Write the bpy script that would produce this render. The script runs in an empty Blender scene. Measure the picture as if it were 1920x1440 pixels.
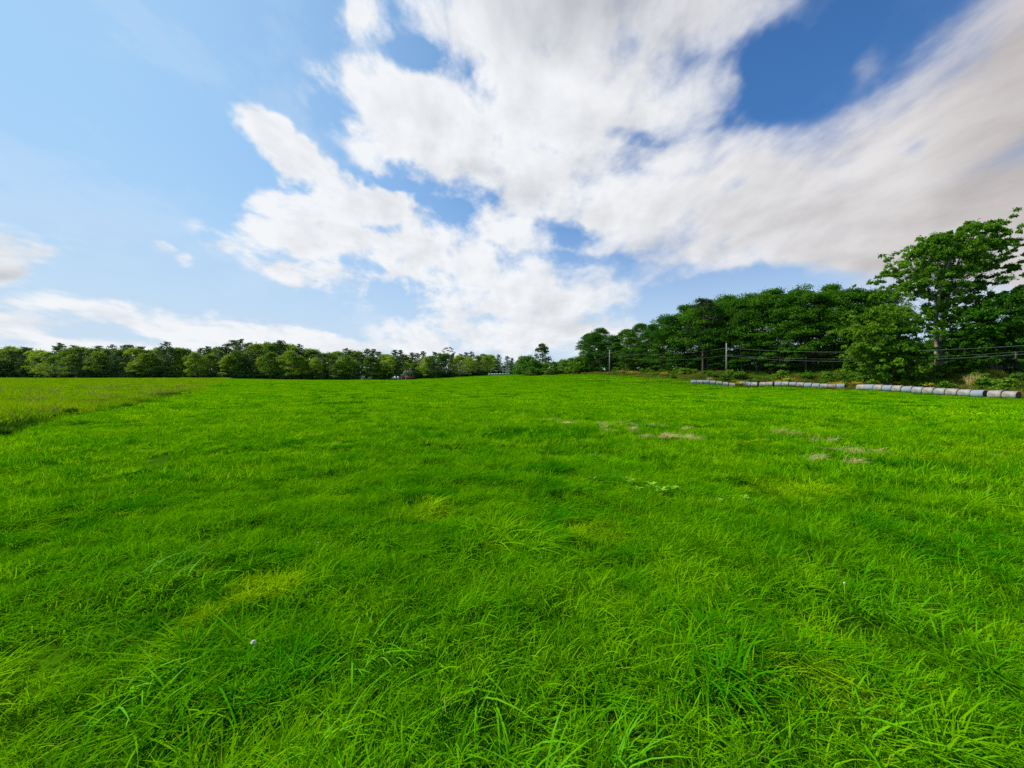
import bpy, math, random
import numpy as np
R = math.radians
random.seed(7)
S = bpy.context.scene
C = S.collection
F = 760.0                 # focal length in photograph pixels (1920 wide)
CAMZ = 1.7

# ------------------------------------------------------------------ numbers
_tab = np.random.default_rng(5).random((256, 256))
def vnoise(x, y, scale, seed=0):
    """smooth 2-D value noise, 0..1; scale = size of a cell in metres"""
    x = np.asarray(x, float) / scale + seed * 17.31; y = np.asarray(y, float) / scale + seed * 7.77
    xi = np.floor(x).astype(int); yi = np.floor(y).astype(int)
    fx = x - xi; fy = y - yi
    fx = fx * fx * (3 - 2 * fx); fy = fy * fy * (3 - 2 * fy)
    a = _tab[xi & 255, yi & 255]; b = _tab[(xi + 1) & 255, yi & 255]
    c = _tab[xi & 255, (yi + 1) & 255]; d = _tab[(xi + 1) & 255, (yi + 1) & 255]
    return (a * (1 - fx) + b * fx) * (1 - fy) + (c * (1 - fx) + d * fx) * fy

CTRL = np.array([
    (0, -40, 0), (-40, -30, 0), (40, -30, 0), (0, 0, 0), (0, 15, 0), (-20, 15, 0), (20, 12, 0), (-30, 30, .1), (0, 40, .2), (40, 35, -.2),
    (75, 40, -.7), (72, 57.4, -.41), (67.6, 79.2, .45), (72.4, 88, .69), (58.2, 104.3, 1.22), (52, 103.5, 1.35), (46.3, 105, 1.5), (65, 96, .95), (70, 68, 0.02), (0, 100, 1.2), (-60, 100, 1.0), (-130, 100, 1.6),
    (-250, 210, 5), (-150, 208, 4.6), (-100, 210, 3.7), (-45, 215, 4.0), (0, 230, 6.7), (-22, 280, 8), (8, 190, 5.6), (27, 160, 5.5), (41, 130, 4.1),
    (59, 112, 4.2), (60, 122, 5.4), (80, 105, 5.3), (75, 115, 6.0), (95, 100, 5.8), (84, 80, 4.9), (92, 70, 4.2), (100, 58, 3.2), (32, 185, 7.2),
    (50, 150, 7), (120, 110, 8), (90, 125, 7.4), (90, 150, 9), (80, 62, .9), (80, 78, 2.9), (0, 420, 9), (-200, 420, 7), (200, 300, 10), (-420, 300, 6),
    (400, 100, 8), (130, 40, 2), (-150, 40, .6), (-300, 60, 2)], float)
_c = 6.0
def _phi(r2): return np.sqrt(r2 + _c * _c)
_d2 = ((CTRL[:, None, :2] - CTRL[None, :, :2]) ** 2).sum(-1)
_n = len(CTRL)
_A = np.zeros((_n + 3, _n + 3)); _A[:_n, :_n] = _phi(_d2)
_A[:_n, _n] = 1; _A[:_n, _n + 1:] = CTRL[:, :2] / 100; _A[_n, :_n] = 1; _A[_n + 1:, :_n] = CTRL[:, :2].T / 100
_w = np.linalg.solve(_A, np.concatenate([CTRL[:, 2], np.zeros(3)]))
def height(x, y):
    x = np.atleast_1d(np.asarray(x, float)); y = np.atleast_1d(np.asarray(y, float))
    out = np.zeros(x.shape)
    for i in range(0, x.size, 20000):
        xs = x.ravel()[i:i + 20000]; ys = y.ravel()[i:i + 20000]
        d2 = (xs[:, None] - CTRL[None, :, 0]) ** 2 + (ys[:, None] - CTRL[None, :, 1]) ** 2
        h = _phi(d2) @ _w[:_n] + _w[_n] + xs / 100 * _w[_n + 1] + ys / 100 * _w[_n + 2]
        rr = np.hypot(xs, ys)
        k = np.clip((rr - 330) / 250, 0, 1); k = k * k * (3 - 2 * k)
        out.ravel()[i:i + 20000] = h * (1 - k) + 7.0 * k
    # hummocks of the sward
    m = np.clip(1.2 - np.hypot(x, y) / 90, 0, 1)
    out = out + m * ((vnoise(x, y, 1.5, 1) - .5) * .11 + (vnoise(x, y, .5, 2) - .5) * .09) + (vnoise(x, y, 7, 3) - .5) * .16
    return out
def H(x, y): return float(height(x, y)[0])
def at(px, Y): return (px - 960) / F * Y          # bearing of the photograph -> world x at depth Y
def bank_x(y):                                     # right-hand edge of the mown field
    return np.interp(y, [-40, 30, 58, 79, 88, 100, 105, 112, 130, 160, 190, 235], [78, 76, 73.5, 69, 71, 63, 53, 47, 40, 26.5, 8, -6])
def meadow_x(y):                                   # left-hand edge of the mown field
    return -8.5 - 0.66 * np.asarray(y, float) + (vnoise(y, 0 * np.asarray(y, float), 6, 9) - .5) * 1.0

# ------------------------------------------------------------------ objects
def props(o, label=None, cat=None, group=None, kind=None):
    if label: o['label'] = label
    if cat: o['category'] = cat
    if group: o['group'] = group
    if kind: o['kind'] = kind
    return o
def empty(name, loc=(0, 0, 0), rz=0.0, sc=1.0):
    o = bpy.data.objects.new(name, None); C.objects.link(o)
    o.location = loc; o.rotation_euler = (0, 0, rz); o.empty_display_size = .3
    o.scale = (sc,) * 3 if not isinstance(sc, tuple) else sc
    return o
def mobj(name, me, parent=None, link=True):
    o = bpy.data.objects.new(name, me)
    if link: C.objects.link(o)
    if parent: o.parent = parent
    return o
def mesh_np(name, V, Q, mat, T=None, smooth=False, attr=None):
    """mesh from numpy: V (n,3), Q (m,4) quads, T (k,3) triangles"""
    me = bpy.data.meshes.new(name)
    Q = np.zeros((0, 4), int) if Q is None else np.asarray(Q, int)
    T = np.zeros((0, 3), int) if T is None else np.asarray(T, int)
    me.vertices.add(len(V)); me.vertices.foreach_set('co', np.asarray(V, np.float32).ravel())
    loops = np.concatenate([Q.ravel(), T.ravel()]).astype(np.int32)
    me.loops.add(len(loops)); me.loops.foreach_set('vertex_index', loops)
    starts = np.concatenate([np.arange(len(Q)) * 4, len(Q) * 4 + np.arange(len(T)) * 3]).astype(np.int32)
    me.polygons.add(len(starts)); me.polygons.foreach_set('loop_start', starts)
    if smooth: me.polygons.foreach_set('use_smooth', np.ones(len(starts), bool))
    me.update(calc_edges=True); me.validate()
    for m in (mat if isinstance(mat, (list, tuple)) else [mat]): me.materials.append(m)
    return me
class MB:
    """collects simple solids into one mesh"""
    def __init__(s): s.v = []; s.q = []; s.t = []; s.n = 0
    def add(s, V, Q=None, T=None):
        V = np.asarray(V, float)
        s.v.append(V)
        if Q is not None and len(Q): s.q.append(np.asarray(Q, int) + s.n)
        if T is not None and len(T): s.t.append(np.asarray(T, int) + s.n)
        s.n += len(V)
    def tube(s, P, r, k=7, cap=True):
        P = np.asarray(P, float); r = np.broadcast_to(np.asarray(r, float), (len(P),))
        d = np.gradient(P, axis=0); d /= np.linalg.norm(d, axis=1)[:, None] + 1e-9
        ref = np.where(np.abs(d[:, 2:3]) > .9, np.array([[1., 0, 0]]), np.array([[0, 0, 1.]]))
        a = np.cross(d, ref); a /= np.linalg.norm(a, axis=1)[:, None] + 1e-9; b = np.cross(d, a)
        an = np.arange(k) / k * 2 * math.pi
        V = (P[:, None] + r[:, None, None] * (np.cos(an)[None, :, None] * a[:, None] + np.sin(an)[None, :, None] * b[:, None])).reshape(-1, 3)
        i = np.arange(len(P) - 1)[:, None] * k; j = np.arange(k)[None]; j2 = (j + 1) % k
        Q = np.stack([i + j, i + j2, i + k + j2, i + k + j], -1).reshape(-1, 4)
        T = []
        if cap:
            V = np.vstack([V, P[0], P[-1]]); n = len(V)
            for q in range(k):
                T.append((n - 2, (q + 1) % k, q)); e = (len(P) - 1) * k; T.append((n - 1, e + q, e + (q + 1) % k))
        s.add(V, Q, T)
    def box(s, c, d, bev=.04, rz=0.0, taper=1.0):
        """box with chamfered edges, c centre, d full size; taper shrinks the top"""
        hx, hy, hz = [q / 2 for q in d]; bv = min(bev, hx * .9, hy * .9, hz * .9)
        rings = []
        for z, ins, tp in ((-hz, bv, 1), (-hz + bv, 0, 1), (hz - bv, 0, taper), (hz, bv, taper)):
            X = (hx - ins) * tp; Y = (hy - ins) * tp; e = bv * .7
            rings.append([(X - e, -Y, z), (X, -Y + e, z), (X, Y - e, z), (X - e, Y, z), (-X + e, Y, z), (-X, Y - e, z), (-X, -Y + e, z), (-X + e, -Y, z)])
        V = np.array(rings, float).reshape(-1, 3)
        cs, sn = math.cos(rz), math.sin(rz)
        V = np.stack([V[:, 0] * cs - V[:, 1] * sn, V[:, 0] * sn + V[:, 1] * cs, V[:, 2]], 1) + np.array(c, float)
        Q = []; T = []
        for i in range(3):
            for j in range(8): Q.append((i * 8 + j, i * 8 + (j + 1) % 8, i * 8 + 8 + (j + 1) % 8, i * 8 + 8 + j))
        V = np.vstack([V, V[:8].mean(0), V[24:].mean(0)])
        for j in range(8): T.append((32, (j + 1) % 8, j)); T.append((33, 24 + j, 24 + (j + 1) % 8))
        s.add(V, Q, T)
    def mesh(s, name, mat, smooth=False):
        return mesh_np(name, np.vstack(s.v), np.vstack(s.q) if s.q else None, mat, np.vstack(s.t) if s.t else None, smooth)
    def build(s, name, mat, parent=None, smooth=False): return mobj(name, s.mesh(name, mat, smooth), parent)

# ------------------------------------------------------------------ materials
def nt_new(name):
    m = bpy.data.materials.new(name); m.use_nodes = True
    nt = m.node_tree; nt.nodes.clear()
    return m, nt
class NG:
    def __init__(s, nt): s.nt = nt; s.N = nt.nodes; s.L = nt.links
    def n(s, t, **k):
        x = s.N.new(t)
        for a, b in k.items(): setattr(x, a, b)
        return x
    def put(s, sock, v):
        if hasattr(v, 'links') or isinstance(v, bpy.types.NodeSocket): s.L.new(v, sock)
        else: sock.default_value = v
    def math(s, op, a, b=0.0, c=None, clamp=False):
        x = s.n('ShaderNodeMath', operation=op); x.use_clamp = clamp
        s.put(x.inputs[0], a)
        if len(x.inputs) > 1: s.put(x.inputs[1], b)
        if c is not None: s.put(x.inputs[2], c)
        return x.outputs[0]
    def vmath(s, op, a, b=None, out=0):
        x = s.n('ShaderNodeVectorMath', operation=op); s.put(x.inputs[0], a)
        if b is not None: s.put(x.inputs[1], b)
        return x.outputs[out]
    def mr(s, v, a, b, c=0.0, d=1.0, kind='SMOOTHSTEP'):
        x = s.n('ShaderNodeMapRange', interpolation_type=kind); x.clamp = True if kind == 'LINEAR' else x.clamp
        for i, q in enumerate((v, a, b, c, d)): s.put(x.inputs[i], q)
        return x.outputs[0]
    def mix(s, f, a, b, blend='MIX'):
        x = s.n('ShaderNodeMix', data_type='RGBA', blend_type=blend); x.clamp_factor = True
        s.put(x.inputs[0], f)
        s.put(x.inputs[6], a if not isinstance(a, tuple) or len(a) == 4 else (*a, 1)); s.put(x.inputs[7], b if not isinstance(b, tuple) or len(b) == 4 else (*b, 1))
        return x.outputs[2]
    def noise(s, vec, scale, detail=3, rough=.5, dist=0.0, out=0, dim='3D'):
        x = s.n('ShaderNodeTexNoise', noise_dimensions=dim)
        if vec is not None: s.put(x.inputs['Vector'], vec)
        s.put(x.inputs['Scale'], scale); s.put(x.inputs['Detail'], detail); s.put(x.inputs['Roughness'], rough); s.put(x.inputs['Distortion'], dist)
        return x.outputs[out]
def simple(name, col, col2=None, scale=3.0, rough=.7, metal=0.0, bump=0.0, detail=4, coord='Object', spec=.3):
    m, nt = nt_new(name); g = NG(nt)
    b = g.n('ShaderNodeBsdfPrincipled'); o = g.n('ShaderNodeOutputMaterial'); g.L.new(b.outputs[0], o.inputs[0])
    b.inputs['Roughness'].default_value = rough; b.inputs['Metallic'].default_value = metal; b.inputs['Specular IOR Level'].default_value = spec
    tc = g.n('ShaderNodeTexCoord').outputs[coord]
    nz = g.noise(tc, scale, detail, .6)
    g.put(b.inputs['Base Color'], g.mix(g.mr(nz, .35, .65), col, col2 or tuple(c * .7 for c in col)))
    if bump:
        bp = g.n('ShaderNodeBump'); bp.inputs['Strength'].default_value = bump; bp.inputs['Distance'].default_value = .03
        g.put(bp.inputs['Height'], nz); g.L.new(bp.outputs[0], b.inputs['Normal'])
    return m
def leafmat(name, a, b, c=None, trans=.3, spots=(), scale=.5, spec=.2, rough=.5, tip=None):
    """leaf or blade: colour differs leaf by leaf, plant by plant and patch by patch; thin, so some light comes through"""
    m, nt = nt_new(name); g = NG(nt)
    geo = g.n('ShaderNodeNewGeometry'); oi = g.n('ShaderNodeObjectInfo')
    rnd = geo.outputs['Random Per Island']
    nz = g.noise(geo.outputs['Position'], scale, 3, .6)
    nz2 = g.noise(geo.outputs['Position'], scale * .22, 2, .5)
    f = g.math('ADD', g.math('MULTIPLY', g.mr(nz, .3, .7), .55), g.math('MULTIPLY', rnd, .45))
    col = g.mix(f, a, b)
    if c: col = g.mix(g.math('MULTIPLY', g.mr(g.math('ADD', g.math('MULTIPLY', oi.outputs['Random'], .5), g.math('MULTIPLY', nz2, .5)), .4, .8), .8), col, c)
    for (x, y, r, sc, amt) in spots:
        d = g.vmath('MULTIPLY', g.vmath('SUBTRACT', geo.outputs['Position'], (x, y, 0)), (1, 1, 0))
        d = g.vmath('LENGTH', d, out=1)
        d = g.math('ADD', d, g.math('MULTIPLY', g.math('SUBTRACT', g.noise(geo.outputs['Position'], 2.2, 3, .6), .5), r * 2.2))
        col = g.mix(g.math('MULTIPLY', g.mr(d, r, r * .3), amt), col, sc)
    if tip:   # a few blades are dry
        col = g.mix(g.mr(rnd, 1 - tip[1], 1 - tip[1] * .8), col, tip[0])
    b1 = g.n('ShaderNodeBsdfPrincipled'); b1.inputs['Roughness'].default_value = rough; b1.inputs['Specular IOR Level'].default_value = spec
    t1 = g.n('ShaderNodeBsdfTranslucent'); mx = g.n('ShaderNodeMixShader'); o = g.n('ShaderNodeOutputMaterial')
    g.put(b1.inputs['Base Color'], col)
    g.put(t1.inputs['Color'], g.mix(.5, col, g.mix(1.0, col, (1.5, 1.4, .5, 1), 'MULTIPLY')))
    mx.inputs[0].default_value = trans
    g.L.new(b1.outputs[0], mx.inputs[1]); g.L.new(t1.outputs[0], mx.inputs[2]); g.L.new(mx.outputs[0], o.inputs[0])
    return m

M = {}
YEL = (.36, .52, .003)
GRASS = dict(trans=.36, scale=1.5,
                     spots=[(0, 1, 15, (.030, .20, .001), .30), (-2.02, 3.25, .36, YEL, .65), (-2.25, 2.95, .26, YEL, .55), (1.0, 4.6, .5, YEL, .3), (-1.1, 5.2, .6, YEL, .35), (9.5, 8.8, 1.4, YEL, .35), (12.5, 10.2, 1.6, YEL, .35), (7.2, 11.5, .9, YEL, .4),  # first spot darkens the grass round the camera: foreground shade put into colour
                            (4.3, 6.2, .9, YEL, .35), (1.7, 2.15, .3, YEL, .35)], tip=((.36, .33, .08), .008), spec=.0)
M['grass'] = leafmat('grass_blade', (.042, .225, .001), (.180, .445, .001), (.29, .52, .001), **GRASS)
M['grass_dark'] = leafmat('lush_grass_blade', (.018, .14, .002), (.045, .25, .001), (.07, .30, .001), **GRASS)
M['broad'] = leafmat('broad_blade', (.09, .35, .002), (.18, .48, .003), trans=.4, scale=3, spec=.04, rough=.5)
M['meadow'] = leafmat('meadow_blade', (.09, .25, .002), (.22, .40, .003), (.30, .39, .006), trans=.4, scale=.35, tip=((.34, .30, .03), .02), spec=0)
M['seed'] = leafmat('seed_stalk', (.34, .27, .05), (.42, .36, .07), trans=.2, scale=.5)
M['rough'] = leafmat('rough_blade', (.055, .11, .010), (.16, .19, .015), (.30, .25, .05), trans=.3, scale=.35, tip=((.38, .28, .10), .08), spec=0)
M['lawn'] = leafmat('lawn_blade', (.05, .16, .01), (.09, .22, .01), trans=.3, scale=.4)
M['straw'] = leafmat('straw', (.46, .36, .11), (.56, .46, .18), trans=.15, scale=2)
M['weed'] = leafmat('weed_leaf', (.22, .46, .012), (.32, .56, .02), trans=.35, scale=4)
M['darkweed'] = leafmat('dark_weed_leaf', (.035, .10, .006), (.06, .16, .008), trans=.3, scale=2, spec=0)
M['leaf_far'] = leafmat('broadleaf_far', (.060, .14, .012), (.16, .27, .018), (.34, .46, .028), trans=.35, scale=.06, spec=.1)
M['leaf_pine'] = leafmat('pine_needles', (.035, .090, .022), (.075, .155, .032), (.10, .18, .035), trans=.2, scale=.08, spec=.1)
M['leaf_wood'] = leafmat('wood_leaf', (.020, .082, .004), (.052, .170, .006), (.08, .205, .007), trans=.33, scale=.10, spec=.08)
M['leaf_dark'] = leafmat('dark_leaf', (.022, .045, .014), (.040, .065, .020), trans=.2, scale=.2)
M['leaf_big'] = leafmat('big_tree_leaf', (.058, .165, .006), (.14, .30, .010), (.18, .29, .016), trans=.35, scale=.15, spec=.1)
M['leaf_shrub'] = leafmat('shrub_leaf', (.05, .15, .010), (.11, .25, .014), (.16, .28, .016), trans=.3, scale=.2, spec=.1)
M['leaf_pale'] = leafmat('pale_leaf', (.30, .36, .27), (.42, .46, .36), trans=.2, scale=.5)
M['leaf_lone'] = leafmat('lone_tree_leaf', (.06, .115, .02), (.11, .175, .03), trans=.25, scale=.3)
M['yellow'] = leafmat('goldenrod_flower', (.48, .36, .02), (.62, .46, .03), trans=.2, scale=1)
M['bark'] = simple('bark', (.16, .13, .10), (.09, .075, .06), 2.5, .9, bump=.6)
M['bark_pale'] = simple('pale_bark', (.42, .35, .26), (.26, .21, .15), 2.0, .9, bump=.6)
M['twig'] = simple('twig', (.12, .10, .07), (.08, .06, .05), 6, .9)

# ------------------------------------------------------------------ ground
def build_ground():
    ang = np.linspace(0, 2 * math.pi, 481)[:-1]
    rad = np.concatenate([np.linspace(.25, 12, 60), np.geomspace(12.25, 420, 190), np.geomspace(440, 1500, 16)])
    A, Rr = np.meshgrid(ang, rad); X = Rr * np.cos(A); Y = Rr * np.sin(A)
    V = np.stack([X.ravel(), Y.ravel(), height(X, Y).ravel()], 1)
    k = len(ang); i = np.arange(len(rad) - 1)[:, None] * k; j = np.arange(k)[None]; j2 = (j + 1) % k
    Q = np.stack([i + j, i + j2, i + k + j2, i + k + j], -1).reshape(-1, 4)
    V = np.vstack([V, [0, 0, H(0, 0)]]); n = len(V) - 1
    T = [(n, q, (q + 1) % k) for q in range(k)]
    m, nt = nt_new('field_soil'); g = NG(nt)
    b = g.n('ShaderNodeBsdfPrincipled'); o = g.n('ShaderNodeOutputMaterial'); g.L.new(b.outputs[0], o.inputs[0])
    geo = g.n('ShaderNodeNewGeometry').outputs['Position']
    n1 = g.noise(geo, .9, 5, .65); n2 = g.noise(geo, 9, 4, .6); n3 = g.noise(geo, .05, 2, .5)
    col = g.mix(g.mr(n1, .35, .65), (.022, .065, .002), (.045, .12, .002))
    col = g.mix(g.math('MULTIPLY', g.mr(n2, .55, .72), .5), col, (.04, .05, .012))
    col = g.mix(g.math('MULTIPLY', g.mr(n3, .4, .7), .4), col, (.06, .15, .002))
    g.put(b.inputs['Base Color'], col); b.inputs['Roughness'].default_value = .95; b.inputs['Specular IOR Level'].default_value = 0
    bp = g.n('ShaderNodeBump'); bp.inputs['Strength'].default_value = .8; bp.inputs['Distance'].default_value = .08
    g.put(bp.inputs['Height'], n2); g.L.new(bp.outputs[0], b.inputs['Normal'])
    props(mobj('ground', mesh_np('ground', V, Q, m, T, smooth=True)), kind='structure')
build_ground()

# ------------------------------------------------------------------ grass: small clumps of real blades set on scattered points
def blades(rng, n, rad, h, w, bend, wind=(0, 0), tufts=0, lev=(0, .38, .72, 1.0)):
    fan = None
    if tufts:       # blades spring from a few roots and fan outwards
        a = rng.random(tufts) * 6.283; rr = rad * np.sqrt(rng.random(tufts)); k = rng.integers(0, tufts, n)
        off = rng.normal(0, .022, (n, 2)); fan = np.arctan2(off[:, 1], off[:, 0]) + rng.normal(0, .5, n)
        base = np.stack([rr[k] * np.cos(a[k]) + off[:, 0], rr[k] * np.sin(a[k]) + off[:, 1], np.zeros(n)], 1); tall = (.65 + .6 * rng.random(tufts))[k]
    else:
        a = rng.random(n) * 2 * math.pi; rr = rad * np.sqrt(rng.random(n))
        base = np.stack([rr * np.cos(a), rr * np.sin(a), np.zeros(n)], 1)
    hh = h[0] + (h[1] - h[0]) * rng.random(n) ** 1.3
    ww = (w[0] + (w[1] - w[0]) * rng.random(n))
    d = rng.random(n) * 2 * math.pi
    if fan is not None: d = fan; hh = hh * tall
    dx = np.cos(d) + wind[0]; dy = np.sin(d) + wind[1]; q = np.hypot(dx, dy) + 1e-6; dx /= q; dy /= q
    bd = bend[0] + (bend[1] - bend[0]) * rng.random(n)
    tw = rng.normal(0, .5, n)
    sx = -dy * np.cos(tw) + dx * np.sin(tw); sy = dx * np.cos(tw) + dy * np.sin(tw)
    rows = []
    for t in lev:
        off = bd * hh * t ** 1.8
        z = hh * (t - .42 * np.minimum(bd, 1.6) * t ** 2.2)
        cx = base[:, 0] + dx * off; cy = base[:, 1] + dy * off
        if t < 1:
            wd = ww * .5 * (1 - t) ** .45 * (.75 + .5 * min(1, t * 2.2))
            rows.append(np.stack([cx - sx * wd, cy - sy * wd, z], 1)); rows.append(np.stack([cx + sx * wd, cy + sy * wd, z + wd * .25], 1))
        else: rows.append(np.stack([cx, cy, z], 1))
    L = len(lev); m = 2 * (L - 1) + 1
    V = np.stack(rows, 1).reshape(-1, 3)
    b = np.arange(n)[:, None] * m
    Q = np.concatenate([b + np.array([[2 * i, 2 * i + 1, 2 * i + 3, 2 * i + 2]]) for i in range(L - 2)], 0)
    e = 2 * (L - 2); T = b + np.array([[e, e + 1, e + 2]])
    V[:, 2] -= .02
    return V, Q, T
def tmpl(kind, seed, mats):
    rng = np.random.default_rng(seed); mb = MB()
    if kind == 'fine':      # right under the camera
        mb.add(*blades(rng, 200, .26, (.07, .18), (.004, .0088), (.25, 1.2), (.05, 0), tufts=13))
        mb.add(*blades(rng, 90, .26, (.05, .13), (.004, .008), (.3, 1.3), (.05, 0)))
        mb.add(*blades(rng, 34, .24, (.11, .19), (.006, .010), (.9, 1.8), (.1, -.1), tufts=5, lev=(0, .3, .55, .8, 1.0)))
    elif kind == 'lush':    # broader arching blades
        mb.add(*blades(rng, 190, .17, (.11, .23), (.005, .0095), (.3, 1.3), (0, -.05), tufts=9))
        mb.add(*blades(rng, 34, .15, (.17, .26), (.008, .014), (1.0, 1.9), (0, -.15), tufts=5, lev=(0, .2, .42, .62, .82, 1.0)))
    elif kind == 'mid':
        mb.add(*blades(rng, 320, .50, (.07, .22), (.008, .015), (.25, 1.2), (.1, -.05), tufts=30, lev=(0, .55, 1.0)))
    elif kind == 'far':
        mb.add(*blades(rng, 330, 1.3, (.10, .25), (.03, .06), (.25, 1.0), (.3, -.1), lev=(0, .55, 1.0)))
    elif kind == 'vfar':
        mb.add(*blades(rng, 330, 3.4, (.12, .26), (.09, .16), (.2, .9), (.3, -.1), lev=(0, .55, 1.0)))
    elif kind == 'meadow':
        mb.add(*blades(rng, 170, .5, (.30, .80), (.012, .026), (.15, .9), (.3, 0), lev=(0, .55, 1.0)))
    elif kind == 'meadowfar':
        mb.add(*blades(rng, 230, 1.5, (.25, .60), (.04, .075), (.15, .8), (.3, 0), lev=(0, .55, 1.0)))
    elif kind == 'straw':
        mb.add(*blades(rng, 90, .25, (.10, .26), (.006, .010), (1.6, 3.0), (.3, 0)))
    return mb.mesh(kind + '_clump', mats)
def cloud_of(name, pts, rot, scl, idx, meshes, label=None):
    """one object: clumps instanced by geometry nodes on its own points"""
    me = bpy.data.meshes.new(name); me.vertices.add(len(pts)); me.vertices.foreach_set('co', np.asarray(pts, np.float32).ravel())
    a = me.attributes.new('rot', 'FLOAT_VECTOR', 'POINT'); a.data.foreach_set('vector', np.asarray(rot, np.float32).ravel())
    a = me.attributes.new('scl', 'FLOAT_VECTOR', 'POINT'); a.data.foreach_set('vector', np.asarray(scl, np.float32).ravel())
    a = me.attributes.new('idx', 'INT', 'POINT'); a.data.foreach_set('value', np.asarray(idx, np.int32))
    me.update()
    ob = mobj(name, me); props(ob, kind='stuff')
    if label: ob['label'] = label
    col = bpy.data.collections.new(name + '_clumps')          # never linked to the scene
    for i, mm in enumerate(meshes): col.objects.link(bpy.data.objects.new('%02d_%s' % (i, mm.name), mm))
    ng = bpy.data.node_groups.new(name + '_scatter', 'GeometryNodeTree')
    ng.interface.new_socket('Geometry', in_out='INPUT', socket_type='NodeSocketGeometry')
    ng.interface.new_socket('Geometry', in_out='OUTPUT', socket_type='NodeSocketGeometry')
    gi = ng.nodes.new('NodeGroupInput'); go = ng.nodes.new('NodeGroupOutput')
    ip = ng.nodes.new('GeometryNodeInstanceOnPoints'); ci = ng.nodes.new('GeometryNodeCollectionInfo')
    ci.inputs['Collection'].default_value = col; ci.inputs['Separate Children'].default_value = True; ci.inputs['Reset Children'].default_value = True
    def attr(nm, t):
        q = ng.nodes.new('GeometryNodeInputNamedAttribute'); q.data_type = t; q.inputs['Name'].default_value = nm; return q.outputs[0]
    e2r = ng.nodes.new('FunctionNodeEulerToRotation')
    L = ng.links.new
    L(gi.outputs[0], ip.inputs['Points']); L(ci.outputs[0], ip.inputs['Instance']); ip.inputs['Pick Instance'].default_value = True
    L(attr('idx', 'INT'), ip.inputs['Instance Index']); L(attr('rot', 'FLOAT_VECTOR'), e2r.inputs[0]); L(e2r.outputs[0], ip.inputs['Rotation'])
    L(attr('scl', 'FLOAT_VECTOR'), ip.inputs['Scale']); L(ip.outputs[0], go.inputs[0])
    md = ob.modifiers.new('scatter', 'NODES'); md.node_group = ng
    return ob
rng = np.random.default_rng(11)
def sector(r0, r1, dens, half=68):
    n = int(math.pi * (r1 * r1 - r0 * r0) * half / 180 * dens)
    r = np.sqrt(r0 * r0 + (r1 * r1 - r0 * r0) * rng.random(n)); a = (rng.random(n) * 2 - 1) * R(half)
    return r * np.sin(a), r * np.cos(a)
def in_field(x, y): return (x > meadow_x(y)) & (x < bank_x(y)) & (y < 236)
def scatter(x, y, nvar, first, smin=.7, smax=1.35, zmin=.45, zmax=1.6, seed=4, cell=.8, tilt=.12):
    n = len(x)
    z = height(x, y)
    t = vnoise(x, y, cell, seed) * .5 + vnoise(x, y, cell * 3.1, seed + 1) * .3 + rng.random(n) * .2
    t = np.clip((t - .25) / .5, 0, 1)
    s = smin + (smax - smin) * rng.random(n); zz = zmin + (zmax - zmin) * t ** 1.3
    d = x - meadow_x(y) + (vnoise(x, y, 9, 31) - .5) * .5       # wheel tracks running along the meadow edge
    for q in (2.6, 4.3, 9.2, 10.9): zz = np.where((np.abs(d - q) < .28) & (y > 9), zz * .42, zz)
    return (np.stack([x, y, z], 1), np.stack([rng.normal(0, tilt, n), rng.normal(0, tilt, n), (vnoise(x, y, 1.6, 21) - .5) * 7 + rng.normal(0, .8, n)], 1),
            np.stack([s, s, zz], 1), first + rng.integers(0, nvar, n))
def join(parts): return [np.concatenate(q) for q in zip(*parts)]
def build_grass():
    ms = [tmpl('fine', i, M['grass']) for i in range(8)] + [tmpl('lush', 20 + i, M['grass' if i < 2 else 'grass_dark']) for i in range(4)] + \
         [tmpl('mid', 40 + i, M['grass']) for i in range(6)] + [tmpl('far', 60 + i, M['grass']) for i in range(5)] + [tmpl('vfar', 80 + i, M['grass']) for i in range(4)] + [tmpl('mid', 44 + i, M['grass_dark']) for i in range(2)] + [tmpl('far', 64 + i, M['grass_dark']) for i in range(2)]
    P = []
    def zone(r0, r1, dens, nv, f, **k):
        x, y = sector(r0, r1, dens); ok = in_field(x, y); P.append(scatter(x[ok], y[ok], nv, f, **k))
    zone(.3, 9, 26, 8, 0, cell=.45, zmin=.65, zmax=1.5)
    x, y = sector(.3, 14, 13); ok = in_field(x, y) & (vnoise(x, y, .9, 8) + .5 * vnoise(x, y, .35, 6) > .93); P.append(scatter(x[ok], y[ok], 4, 8, zmin=.7, zmax=1.3, cell=.4))
    zone(8, 30, 7, 6, 12, zmin=.5, zmax=1.45)
    x, y = sector(11, 65, 4); ok = in_field(x, y) & (vnoise(x, y, 1.6, 8) + .5 * vnoise(x, y, .7, 6) > 1.10); P.append(scatter(x[ok], y[ok], 2, 27, zmin=1.1, zmax=1.8))
    zone(27, 115, 1.2, 5, 18, zmin=.6, zmax=1.25, cell=1.8, tilt=.04)
    x, y = sector(40, 150, .8); ok = in_field(x, y) & (vnoise(x, y, 2.6, 8) + .5 * vnoise(x, y, 1.1, 6) > 1.16); P.append(scatter(x[ok], y[ok], 2, 29, smin=.3, smax=.6, zmin=1.3, zmax=2.0))
    zone(108, 238, .2, 4, 23, zmin=.65, zmax=1.15, cell=5, tilt=.012)
    cloud_of('field_grass', *join(P), ms, 'short vivid green hay field grass with blades in loose tufts')
build_grass()
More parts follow.
